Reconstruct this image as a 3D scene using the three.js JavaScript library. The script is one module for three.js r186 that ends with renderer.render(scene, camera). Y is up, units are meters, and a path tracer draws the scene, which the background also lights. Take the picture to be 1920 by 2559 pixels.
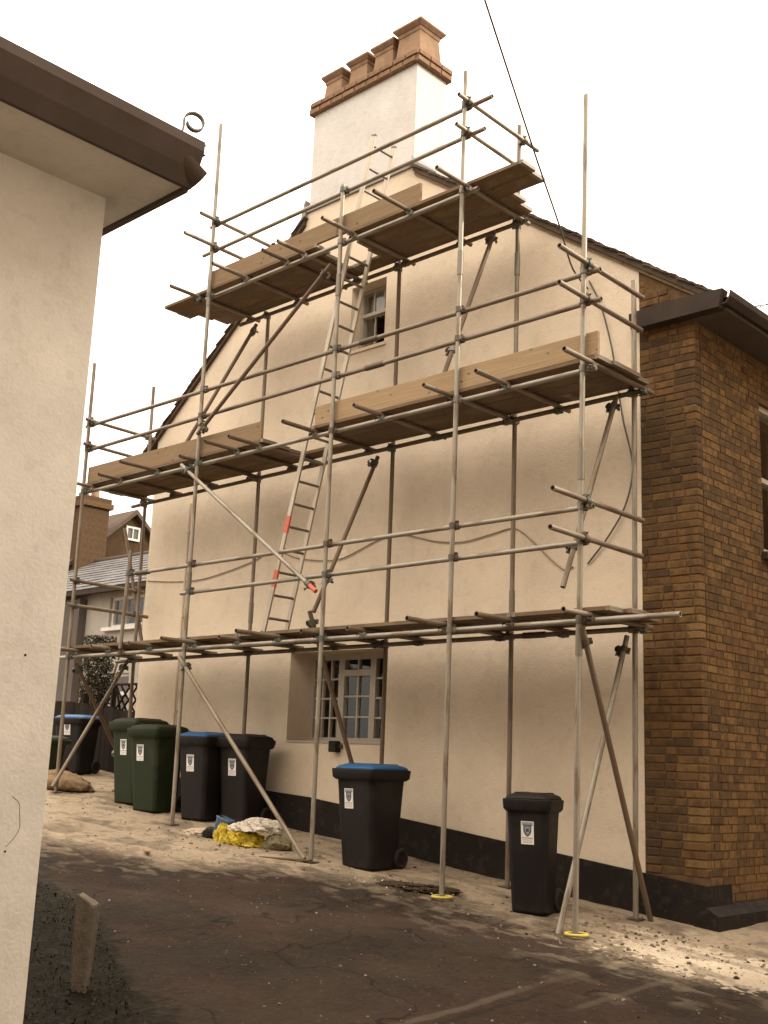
import * as THREE from 'three';
import { mergeGeometries } from 'three/addons/utils/BufferGeometryUtils.js';
import { RoundedBoxGeometry } from 'three/addons/geometries/RoundedBoxGeometry.js';

// ------------------------------------------------------------------ camera, sky, sun, exposure
const scene = new THREE.Scene();
const camera = new THREE.PerspectiveCamera(48.895, 768 / 1024, 0.05, 600);
camera.position.set(5.5577, 1.281, 9.3975);
camera.rotation.set(0.2182943, 0.7642905, 0.0394706, 'YXZ');
scene.add(camera);

const SUN = new THREE.Vector3(0.8 * 0.883, 0.469, -0.6 * 0.883).normalize();   // behind the house, from the street side
{
  const W = 128, H = 64, d = new Float32Array(W * H * 4);
  for (let j = 0; j < H; j++) for (let i = 0; i < W; i++) {
    const el = ((j + 0.5) / H - 0.5) * Math.PI, az = ((i + 0.5) / W - 0.5) * 2 * Math.PI;
    const v = new THREE.Vector3(Math.cos(el) * Math.cos(az), Math.sin(el), Math.cos(el) * Math.sin(az));
    const glow = 0.2 * Math.exp((v.dot(SUN) - 1) * 4);                     // thin bright cloud round the sun
    const k = (i + j * W) * 4, up = (1 + 3.3 * Math.max(0, Math.sin(el))) / 4.3;      // thin overcast: brightest overhead
    d[k] = 2.95 * up + glow; d[k + 1] = 2.66 * up + glow * 0.94; d[k + 2] = 2.32 * up + glow * 0.8; d[k + 3] = 1;
  }
  const t = new THREE.DataTexture(d, W, H, THREE.RGBAFormat, THREE.FloatType);
  t.mapping = THREE.EquirectangularReflectionMapping; t.magFilter = t.minFilter = THREE.LinearFilter;
  t.colorSpace = THREE.LinearSRGBColorSpace; t.needsUpdate = true;
  scene.background = t; scene.environment = t;
}
const sun = new THREE.DirectionalLight(new THREE.Color(1, 0.93, 0.8), 2.1);
sun.position.copy(SUN).multiplyScalar(40); sun.target.position.set(0, 0, 0);
sun.castShadow = true; sun.shadow.radius = 5; sun.shadow.mapSize.set(2048, 2048);
Object.assign(sun.shadow.camera, { left: -22, right: 22, top: 22, bottom: -22, near: 1, far: 90 });
scene.add(sun, sun.target);
const renderer = new THREE.WebGLRenderer({ antialias: true });
renderer.setSize(768, 1024);
renderer.toneMapping = THREE.LinearToneMapping;
renderer.toneMappingExposure = 1.9;
renderer.shadowMap.enabled = true;

// ------------------------------------------------------------------ helpers
let seed = 20240611;
const rnd = () => { seed = (seed + 0x6D2B79F5) | 0; let t = Math.imul(seed ^ (seed >>> 15), 1 | seed); t = (t + Math.imul(t ^ (t >>> 7), 61 | t)) ^ t; return ((t ^ (t >>> 14)) >>> 0) / 4294967296; };
const rr = (a, b) => a + (b - a) * rnd();
const V3 = (x, y, z) => new THREE.Vector3(x, y, z);
const lerp = (a, b, t) => a + (b - a) * t, clamp = (x, a, b) => Math.min(b, Math.max(a, x));
const sst = (a, b, x) => { const t = clamp((x - a) / (b - a), 0, 1); return t * t * (3 - 2 * t); };
const hash = (x, y, s) => { let h = Math.imul(x, 374761393) ^ Math.imul(y, 668265263) ^ Math.imul(s, 2147483647 ^ 0x5bd1e995); h = Math.imul(h ^ (h >>> 13), 1274126177); return ((h ^ (h >>> 16)) >>> 0) / 4294967296; };
function vnoise(x, y, s, px = 0, py = 0) {                     // value noise, optional period
  const xi = Math.floor(x), yi = Math.floor(y); let fx = x - xi, fy = y - yi; fx = fx * fx * (3 - 2 * fx); fy = fy * fy * (3 - 2 * fy);
  const w = (a, p) => p ? ((a % p) + p) % p : a;
  const x0 = w(xi, px), x1 = w(xi + 1, px), y0 = w(yi, py), y1 = w(yi + 1, py);
  return lerp(lerp(hash(x0, y0, s), hash(x1, y0, s), fx), lerp(hash(x0, y1, s), hash(x1, y1, s), fx), fy);
}
function fbm(x, y, s, o = 4, px = 0, py = 0) { let a = 0, k = 0.5, n = 0; for (let i = 0; i < o; i++) { a += k * vnoise(x, y, s + i * 17, px, py); n += k; x *= 2; y *= 2; px *= 2; py *= 2; k *= 0.5; } return a / n; }
function tex(W, H, fn, { srgb = true, rep = [1, 1], wrap = THREE.RepeatWrapping } = {}) {   // fn(u,v) -> [r,g,b] linear 0..1
  const d = new Uint8Array(W * H * 4);
  const enc = (c) => 255 * (srgb ? (c <= 0.0031308 ? 12.92 * c : 1.055 * Math.pow(c, 1 / 2.4) - 0.055) : c);
  for (let j = 0; j < H; j++) for (let i = 0; i < W; i++) { const c = fn((i + 0.5) / W, (j + 0.5) / H), k = (i + j * W) * 4; d[k] = clamp(enc(c[0]), 0, 255); d[k + 1] = clamp(enc(c[1]), 0, 255); d[k + 2] = clamp(enc(c[2]), 0, 255); d[k + 3] = 255; }
  const t = new THREE.DataTexture(d, W, H); t.wrapS = t.wrapT = wrap; t.magFilter = THREE.LinearFilter; t.minFilter = THREE.LinearMipmapLinearFilter; t.generateMipmaps = true;
  t.repeat.set(...rep); if (srgb) t.colorSpace = THREE.SRGBColorSpace; t.needsUpdate = true; return t;
}
const grey = (W, H, f, o = {}) => tex(W, H, (u, v) => { const g = f(u, v); return [g, g, g]; }, { srgb: false, ...o });
const mat = (o) => new THREE.MeshPhysicalMaterial({ roughness: 0.85, metalness: 0, specularIntensity: o.metalness ? 1 : 0.35, ...o });
const rgb = (r, g, b) => new THREE.Color().setRGB(r, g, b);
const counts = {};
const numbered = (n) => { const c = counts[n] = (counts[n] ?? -1) + 1; return c ? `${n}_${String(c).padStart(3, '0')}` : n; };
function mesh(name, geo, m, parent) { const o = new THREE.Mesh(geo, m); o.name = name; o.castShadow = o.receiveShadow = true; if (parent) parent.add(o); return o; }
function thing(name, label, category, base = [0, 0, 0], turn = 0, group) { const g = new THREE.Group(); g.name = numbered(name); g.position.set(...base); g.rotation.y = turn; g.userData = { label, category }; if (group) g.userData.group = group; scene.add(g); return g; }
function single(name, label, category, geo, m, group) { const o = mesh(numbered(name), geo, m, scene); o.userData = { label, category }; if (group) o.userData.group = group; return o; }
function structure(name, geo, m) { const o = mesh(name, geo, m, scene); o.userData.kind = 'structure'; return o; }
function rebase(g, x, y, z) { const b = V3(x, y, z); g.position.copy(b); g.children.forEach(c => c.position.sub(b)); }
function uvBox(geo, ou = 0, ov = 0) {                            // box-projected uv in metres
  const p = geo.attributes.position, n = geo.attributes.normal, uv = new Float32Array(p.count * 2);
  for (let i = 0; i < p.count; i++) { const ax = Math.abs(n.getX(i)), ay = Math.abs(n.getY(i)), az = Math.abs(n.getZ(i)); let u, v;
    if (ay >= ax && ay >= az) { u = p.getX(i); v = p.getZ(i); } else if (ax >= az) { u = p.getZ(i); v = p.getY(i); } else { u = p.getX(i); v = p.getY(i); }
    uv[i * 2] = u + ou; uv[i * 2 + 1] = v + ov; }
  geo.setAttribute('uv', new THREE.BufferAttribute(uv, 2)); return geo;
}
const box = (x0, x1, y0, y1, z0, z1) => { const g = new THREE.BoxGeometry(x1 - x0, y1 - y0, z1 - z0); g.translate((x0 + x1) / 2, (y0 + y1) / 2, (z0 + z1) / 2); return uvBox(g); };
const merge = (l) => mergeGeometries(l.map(g => { const n = g.index ? g.toNonIndexed() : g.clone(); for (const k of Object.keys(n.attributes)) if (!['position', 'normal', 'uv'].includes(k)) n.deleteAttribute(k); return n; }));
function prism(pts, z0, z1, holes = [], bevel = 0) { const s = new THREE.Shape(pts.map(p => new THREE.Vector2(...p))); for (const h of holes) s.holes.push(new THREE.Path(h.map(p => new THREE.Vector2(...p)))); const g = new THREE.ExtrudeGeometry(s, { depth: z1 - z0, bevelEnabled: bevel > 0, bevelSize: bevel, bevelThickness: bevel, bevelSegments: 1 }); g.translate(0, 0, z0); return uvBox(g); }
function quadY(a, b) { return new THREE.Quaternion().setFromUnitVectors(V3(0, 1, 0), b.clone().sub(a).normalize()); }
function cyl(a, b, r, seg = 10, r2 = r) { const A = V3(...a), B = V3(...b), g = new THREE.CylinderGeometry(r2, r, A.distanceTo(B), seg); g.applyQuaternion(quadY(A, B)); const m = A.add(B).multiplyScalar(0.5); g.translate(m.x, m.y, m.z); return g; }
function wire(pts, r, seg = 60) { return new THREE.TubeGeometry(new THREE.CatmullRomCurve3(pts.map(p => V3(...p))), seg, r, 7); }

// the yard falls towards the street and rises to the left
const gx = (x) => x < -11 ? -11 + (x + 11) * 0.2 : x > 3 ? 3 + (x - 3) * 0.15 : x;
const gz = (z) => z < -2 ? -2 + (z + 2) * 0.1 : z > 8 ? 8 + (z - 8) * 0.1 : z;
function G0(x, z) { return -0.09163623 * gx(x) - 0.0437657 * gz(z) + 0.0404; }
function G(x, z) { return G0(x, z) + (x > -14 && x < 6 && z > -6 && z < 12 ? 0.028 * (fbm(x * 1.3 + 40, z * 1.3 + 40, 5, 3) - 0.5) + 0.012 * (fbm(x * 6 + 9, z * 6 + 70, 8, 2) - 0.5) : 0); }

// ------------------------------------------------------------------ textures and materials
const nz = (s, f, o = 4) => (u, v) => fbm(u * f, v * f, s, o, f, f);
const T = {};
{ // lime render, trowelled
  const a = nz(11, 6, 5), b = nz(31, 90, 2), c = nz(53, 22, 3);
  const shade = (k) => (u, v) => { const n = 0.86 + 0.17 * a(u, v) + 0.07 * (b(u, v) - 0.5) + 0.06 * (c(u, v) - 0.5); const st = sst(0.62, 0.75, c(u + 0.37, v + 0.11)) * 0.05; return [k[0] * (n - st), k[1] * (n - st * 1.15), k[2] * (n - st * 1.4)]; };
  T.render = tex(768, 768, shade([0.66, 0.545, 0.41]), { rep: [0.4, 0.4] });
  T.renderLeft = tex(512, 512, shade([0.80, 0.735, 0.645]), { rep: [0.6, 0.6] });
  T.white = tex(512, 512, shade([0.58, 0.545, 0.505]), { rep: [0.5, 0.5] });
  T.renderBump = grey(512, 512, (u, v) => 0.55 * fbm(u * 120, v * 120, 3, 2, 120, 120) + 0.45 * fbm(u * 20, v * 20, 4, 3, 20, 20), { rep: [0.8, 0.8] });
}
const rust = nz(71, 5, 4), fine = nz(72, 64, 2);
T.steel = [[0.25, 0.215, 0.165, 0.56], [0.19, 0.15, 0.105, 0.5], [0.12, 0.083, 0.05, 0.42]].map(([r, g, b, th]) => tex(256, 256, (u, v) => { const n = rust(u, v), k = sst(th, th + 0.16, n) * 0.75, f = 0.82 + 0.36 * fine(u, v); return [lerp(r, 0.13, k) * f, lerp(g, 0.08, k) * f, lerp(b, 0.045, k) * f]; }, { rep: [6, 0.7] }));
T.timber = [[0.215, 0.145, 0.083], [0.15, 0.098, 0.055], [0.14, 0.098, 0.06], [0.30, 0.205, 0.115]].map((c, i) => tex(512, 128, (u, v) => {
  const w = v * 5 + 2.6 * fbm(u * 2, v * 2, 90 + i, 3, 2, 2), g = 0.5 + 0.5 * Math.sin(w * 6.283), n = fbm(u * 7, v * 70, 95 + i, 3, 7, 70), d = sst(0.58, 0.78, fbm(u * 9, v * 2, 99 + i, 4, 9, 2));
  let kn = 0; for (let q = 0; q < 5; q++) { const du = (u - hash(q, i, 7)) * 2, dv = (v - hash(q, i, 8)) * 0.24; kn = Math.max(kn, sst(0.018, 0.008, Math.hypot(du * 0.7, dv))); }
  const k = (0.7 + 0.14 * g * n + 0.42 * n) * (1 - 0.5 * kn), pl = d * 0.35; return [lerp(c[0] * k, 0.24, pl), lerp(c[1] * k, 0.18, pl), lerp(c[2] * k, 0.118, pl)]; }, { rep: [0.5, 4.2] }));
const M = {
  render: mat({ map: T.render, bumpMap: T.renderBump, bumpScale: 0.004, roughness: 0.93 }),
  renderLeft: mat({ map: T.renderLeft, bumpMap: T.renderBump, bumpScale: 0.0022, roughness: 0.92 }),
  white: mat({ map: T.white, bumpMap: T.renderBump, bumpScale: 0.004, roughness: 0.9 }),
  farWhite: mat({ map: T.white, color: rgb(0.6, 0.57, 0.52) }),
  steel: T.steel.map((map, i) => mat({ map, roughness: 0.45 + 0.1 * i, metalness: 0.3 - 0.08 * i })),
  coupler: [mat({ color: rgb(0.10, 0.075, 0.05), roughness: 0.6, metalness: 0.5 }), mat({ color: rgb(0.17, 0.145, 0.11), roughness: 0.5, metalness: 0.5 }), mat({ color: rgb(0.095, 0.1, 0.075), roughness: 0.6, metalness: 0.4 })],
  timber: T.timber.map(map => mat({ map, roughness: 0.88 })),
  redPaint: mat({ color: rgb(0.5, 0.13, 0.08), roughness: 0.6 }),
  alu: mat({ color: rgb(0.38, 0.325, 0.25), roughness: 0.42, metalness: 0.55 }),
  rung: mat({ color: rgb(0.17, 0.14, 0.11), roughness: 0.5, metalness: 0.5 }),
  frame: mat({ color: rgb(0.40, 0.35, 0.28), roughness: 0.55 }),
  glass: new THREE.MeshPhysicalMaterial({ color: rgb(0.9, 0.92, 0.9), roughness: 0.03, transmission: 1, thickness: 0, ior: 1.5 }),
  dark: mat({ color: rgb(0.02, 0.017, 0.014), roughness: 0.9 }),
  room: mat({ color: rgb(0.11, 0.085, 0.065), roughness: 0.95 }),
  curtain: mat({ color: rgb(0.55, 0.5, 0.47), roughness: 1 }),
  bandBrick: mat({ map: tex(256, 256, (u, v) => { const n = 0.7 + 0.6 * fbm(u * 9, v * 9, 141, 4, 9, 9), s = sst(0.55, 0.75, fbm(u * 4, v * 4, 144, 3, 4, 4)) * 0.4; return [lerp(0.215 * n, 0.13, s), lerp(0.128 * n, 0.095, s), lerp(0.078 * n, 0.06, s)]; }, { rep: [1.5, 1.5] }), roughness: 0.95 }),
  pot: mat({ map: tex(256, 256, (u, v) => { const n = 0.7 + 0.6 * fbm(u * 7, v * 7, 151, 4, 7, 7), s = sst(0.5, 0.75, fbm(u * 3, v * 3, 154, 3, 3, 3)) * 0.5; return [lerp(0.245 * n, 0.16, s), lerp(0.155 * n, 0.12, s), lerp(0.095 * n, 0.075, s)]; }, { rep: [1.2, 1.2] }), roughness: 0.95 }),
  lead: mat({ color: rgb(0.2, 0.18, 0.16), roughness: 0.6, metalness: 0.2 }),
  tile: [0, 1, 2].map(i => mat({ color: rgb(...[[0.085, 0.06, 0.042], [0.11, 0.075, 0.05], [0.07, 0.055, 0.042]][i]), roughness: 0.9 })),
  roof: mat({ map: tex(256, 256, (u, v) => { const n = 0.75 + 0.5 * fbm(u * 12, v * 12, 161, 4, 12, 12); return [0.085 * n, 0.06 * n, 0.043 * n]; }, { rep: [0.7, 0.7] }), roughness: 0.95 }),
  eaves: mat({ map: tex(256, 256, (u, v) => { const n = 0.78 + 0.44 * fbm(u * 8, v * 8, 171, 4, 8, 8); return [0.10 * n, 0.073 * n, 0.058 * n]; }, { rep: [0.6, 0.6] }), roughness: 0.7 }),
  cornice: mat({ map: tex(256, 256, (u, v) => { const n = 0.7 + 0.6 * fbm(u * 10, v * 10, 181, 4, 10, 10); return [0.042 * n, 0.029 * n, 0.021 * n]; }, { rep: [1, 1] }), roughness: 0.8 }),
  plinth: mat({ map: tex(512, 256, (u, v) => { const n = 0.7 + 0.6 * fbm(u * 16, v * 8, 191, 4, 16, 8), s = sst(0.6, 0.72, fbm(u * 40, v * 20, 195, 4, 40, 20)) * 0.35; return [lerp(0.0165 * n, 0.05, s), lerp(0.0122 * n, 0.038, s), lerp(0.0092 * n, 0.022, s)]; }, { rep: [0.4, 0.8] }), bumpMap: T.renderBump, bumpScale: 0.008, roughness: 0.85 }),
  mortar: mat({ map: tex(256, 256, (u, v) => { const n = 0.6 + 0.7 * fbm(u * 30, v * 30, 201, 3, 30, 30); return [0.118 * n, 0.07 * n, 0.033 * n]; }, { rep: [1, 1] }), roughness: 1 }),
  brick: [[0.135, 0.071, 0.028], [0.152, 0.084, 0.032], [0.118, 0.062, 0.025], [0.18, 0.105, 0.043], [0.098, 0.056, 0.025], [0.072, 0.042, 0.022]].map((c, i) => mat({ map: tex(128, 128, (u, v) => { const n = 0.65 + 0.7 * fbm(u * 8, v * 8, 210 + i, 4, 8, 8), s = sst(0.56, 0.72, fbm(u * 5, v * 5, 220 + i, 3, 5, 5)) * 0.45; return [lerp(c[0] * n, 0.045, s), lerp(c[1] * n, 0.032, s), lerp(c[2] * n, 0.02, s)]; }, { rep: [3, 3] }), bumpMap: T.renderBump, bumpScale: 0.003, roughness: 0.95 })),
  cable: mat({ color: rgb(0.10, 0.085, 0.07), roughness: 0.7 }),
  cableWall: mat({ color: rgb(0.27, 0.20, 0.14), roughness: 0.8 }),
  binDark: mat({ map: tex(256, 256, (u, v) => { const n = 0.85 + 0.3 * fbm(u * 10, v * 10, 231, 4, 10, 10), s = sst(0.55, 0.75, fbm(u * 4, v * 4, 234, 4, 4, 4)) * 0.25; return [lerp(0.0085 * n, 0.03, s), lerp(0.0062 * n, 0.023, s), lerp(0.0055 * n, 0.017, s)]; }, { rep: [1.2, 1.2] }), roughness: 0.55, specularIntensity: 0.5 }),
  binGreen: mat({ map: tex(256, 256, (u, v) => { const n = 0.85 + 0.3 * fbm(u * 10, v * 10, 241, 4, 10, 10), s = sst(0.55, 0.75, fbm(u * 4, v * 4, 244, 4, 4, 4)) * 0.3; return [lerp(0.0135 * n, 0.04, s), lerp(0.0195 * n, 0.04, s), lerp(0.0066 * n, 0.02, s)]; }, { rep: [1.2, 1.2] }), roughness: 0.55, specularIntensity: 0.5 }),
  lidDark: mat({ color: rgb(0.013, 0.0095, 0.0075), roughness: 0.6 }),
  lidGreen: mat({ color: rgb(0.018, 0.021, 0.008), roughness: 0.6 }),
  lidBlue: mat({ color: rgb(0.015, 0.07, 0.17), roughness: 0.42 }),
  rubber: mat({ color: rgb(0.02, 0.018, 0.016), roughness: 0.8 }),
  yellow: mat({ color: rgb(0.42, 0.34, 0.075), roughness: 0.6 }),
  soil: mat({ map: tex(256, 256, (u, v) => { const n = 0.6 + 0.8 * fbm(u * 14, v * 14, 251, 4, 14, 14); return [0.17 * n, 0.112 * n, 0.06 * n]; }, { rep: [1.5, 1.5] }), roughness: 1 }),
};

// ------------------------------------------------------------------ ground
{
  const X0 = -11, X1 = 4, Z0 = -2, Z1 = 9.25;
  // edge of the dusty ground (mortar dust and sand against the gable)
  const edge = [[-11, 4.4], [-8, 4.1], [-4.55, 3.05], [-3.87, 2.7], [-3.2, 2.2], [-2.84, 1.75], [-2.36, 1.45], [-1.47, 1.3], [-0.92, 1.2], [-0.27, 1.15], [0.2, 1.3], [0.63, 1.6], [1.29, 1.6], [1.63, 1.3], [2.6, 0.5], [4, -0.4]];
  const ez = (x) => { for (let i = 1; i < edge.length; i++) if (x <= edge[i][0]) { const [a, b] = [edge[i - 1], edge[i]]; return lerp(a[1], b[1], (x - a[0]) / (b[0] - a[0])); } return -0.6; };
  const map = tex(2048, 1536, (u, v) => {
    const x = lerp(X0, X1, u), z = lerp(Z0, Z1, v);
    const n1 = fbm(x * 1.7 + 50, z * 1.7 + 50, 301, 5), n2 = fbm(x * 9 + 90, z * 9 + 20, 302, 3), sp = vnoise(x * 70 + 500, z * 70 + 500, 303), sp2 = vnoise(x * 34 + 700, z * 34 + 300, 304), sp3 = hash(Math.floor(x * 110) + 4000, Math.floor(z * 110) + 4000, 305);
    // worn tarmac: patches, aggregate and pale specks
    let k = 0.62 + 0.75 * n1 + 0.35 * (n2 - 0.5) + 0.32 * (sp - 0.5) + 0.25 * (sp2 - 0.5);
    let c = [0.0235 * k, 0.016 * k, 0.0105 * k];
    const red = sst(0.52, 0.64, fbm(x * 1.1 + 10, z * 1.1 + 31, 306, 4)) * 0.5; c[0] += red * 0.006;
    const worn = sst(0.55, 0.68, fbm(x * 0.75 + 77, z * 1.5 + 12, 307, 5)) * 0.5; c = c.map((q, i) => lerp(q, [0.036, 0.026, 0.018][i] * (0.7 + 0.6 * sp), worn));
    // old joints along the edge of the street, filled with grit
    for (const [jx, jw, col] of [[0.79, 0.05, [0.075, 0.057, 0.04]], [0.9, 0.03, [0.012, 0.009, 0.006]], [1.24, 0.045, [0.06, 0.045, 0.032]]]) { const dj = Math.abs(x - jx - 0.06 * (fbm(z * 1.1 + 7, jx * 9, 320, 3) - 0.5) - 0.03 * (z - 2.5) * 0.3); const a = sst(jw, jw * 0.35, dj + 0.03 * (n2 - 0.5)) * 0.6 * sst(0.3, 0.55, fbm(z * 2.5 + 3, jx * 7 + 2, 322, 3)); c = c.map((q, i) => lerp(q, col[i], a)); }
    const cr = Math.abs(fbm(x * 0.9 + 31, z * 0.9 + 17, 330, 4) - 0.5); if (z > 1) c = c.map(q => q * (1 - 0.5 * sst(0.008, 0.002, cr)));
    // dust
    const e = z - ez(x) + 0.9 * (n1 - 0.5) + 0.55 * (n2 - 0.5) + 0.3 * (sp2 - 0.5);
    let dst = 1 - sst(-0.75, 0.45, e); const thin = (1 - sst(0.1, 1.3, e)) * sst(0.5, 0.68, fbm(x * 5 + 5, z * 8 + 8, 308, 4)) * 0.3;
    dst = clamp(dst * (0.70 + 0.5 * sst(0.35, 0.6, n2)) + thin, 0, 1);
    const dk = (0.74 + 0.5 * n1 + 0.22 * (sp2 - 0.5) + 0.2 * (sp - 0.5)) * (1 - 0.35 * sst(0.56, 0.68, fbm(x * 2.3 + 3, z * 4.5 + 99, 309, 4)));
    c = c.map((q, i) => lerp(q, [0.265, 0.205, 0.14][i] * dk, dst));
    const sunlitSand = sst(0, 0.14, 0.85 - Math.hypot((x - 1.3) / 1.1, (z - 1.05) / 0.55) + 0.9 * (n2 - 0.5) + 0.5 * (sp2 - 0.5) + 0.5 * (n1 - 0.5));      // sunlit strip painted in as paler spilled sand
    c = c.map((q, i) => lerp(q, [0.35, 0.285, 0.205][i] * dk, sunlitSand * 0.8));
    if (sp3 > 0.9975 && n2 > 0.4) c = [0.11, 0.09, 0.065];
    // soil and leaf litter round the old post by the neighbour's wall
    const bz = x < -2.56 ? lerp(3.9, 4.24, (x + 3.64) / 1.08) : x < -2.03 ? lerp(4.24, 4.3, (x + 2.56) / 0.53) : x < -0.99 ? lerp(4.3, 4.8, (x + 2.03) / 1.04) : lerp(4.8, 5.25, (x + 0.99) / 1.08);
    const bed = sst(-0.06, 0.1, z - bz + 0.5 * (n2 - 0.5) + 0.25 * (n1 - 0.5)) * sst(2.4, 1.8, x);
    const bk = 0.4 + 1.3 * n2 * sp2 * 2; c = c.map((q, i) => lerp(q, [0.0085, 0.0062, 0.003][i] * bk, bed * 0.92));
    return c;
  }, { wrap: THREE.MirroredRepeatWrapping });
  const bump = grey(512, 512, (u, v) => 0.6 * fbm(u * 90, v * 90, 311, 2, 90, 90) + 0.4 * fbm(u * 24, v * 24, 312, 3, 24, 24), { rep: [6, 4.5] });
  const xs = [], zs = [];
  for (let i = -12; i < 0; i++) xs.push(-14 - Math.pow(-i / 12, 2.5) * 280); for (let x = -14; x <= 7; x += 0.09) xs.push(x); for (let i = 1; i <= 12; i++) xs.push(7 + Math.pow(i / 12, 2.5) * 290);
  for (let i = -12; i < 0; i++) zs.push(-4 - Math.pow(-i / 12, 2.5) * 290); for (let z = -4; z <= 11; z += 0.09) zs.push(z); for (let i = 1; i <= 12; i++) zs.push(11 + Math.pow(i / 12, 2.5) * 290);
  const pos = [], uv = [], idx = [];
  for (const z of zs) for (const x of xs) { pos.push(x, G(x, z), z); uv.push((x - X0) / (X1 - X0), (z - Z0) / (Z1 - Z0)); }
  for (let j = 0; j < zs.length - 1; j++) for (let i = 0; i < xs.length - 1; i++) { const a = j * xs.length + i, b = a + 1, c = a + xs.length, d = c + 1; idx.push(a, c, b, b, c, d); }
  const g = new THREE.BufferGeometry(); g.setAttribute('position', new THREE.Float32BufferAttribute(pos, 3)); g.setAttribute('uv', new THREE.Float32BufferAttribute(uv, 2)); g.setIndex(idx); g.computeVertexNormals();
  structure('ground', g, mat({ map, bumpMap: bump, bumpScale: 0.007, roughness: 0.95, specularIntensity: 0.2 }));
}

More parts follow.
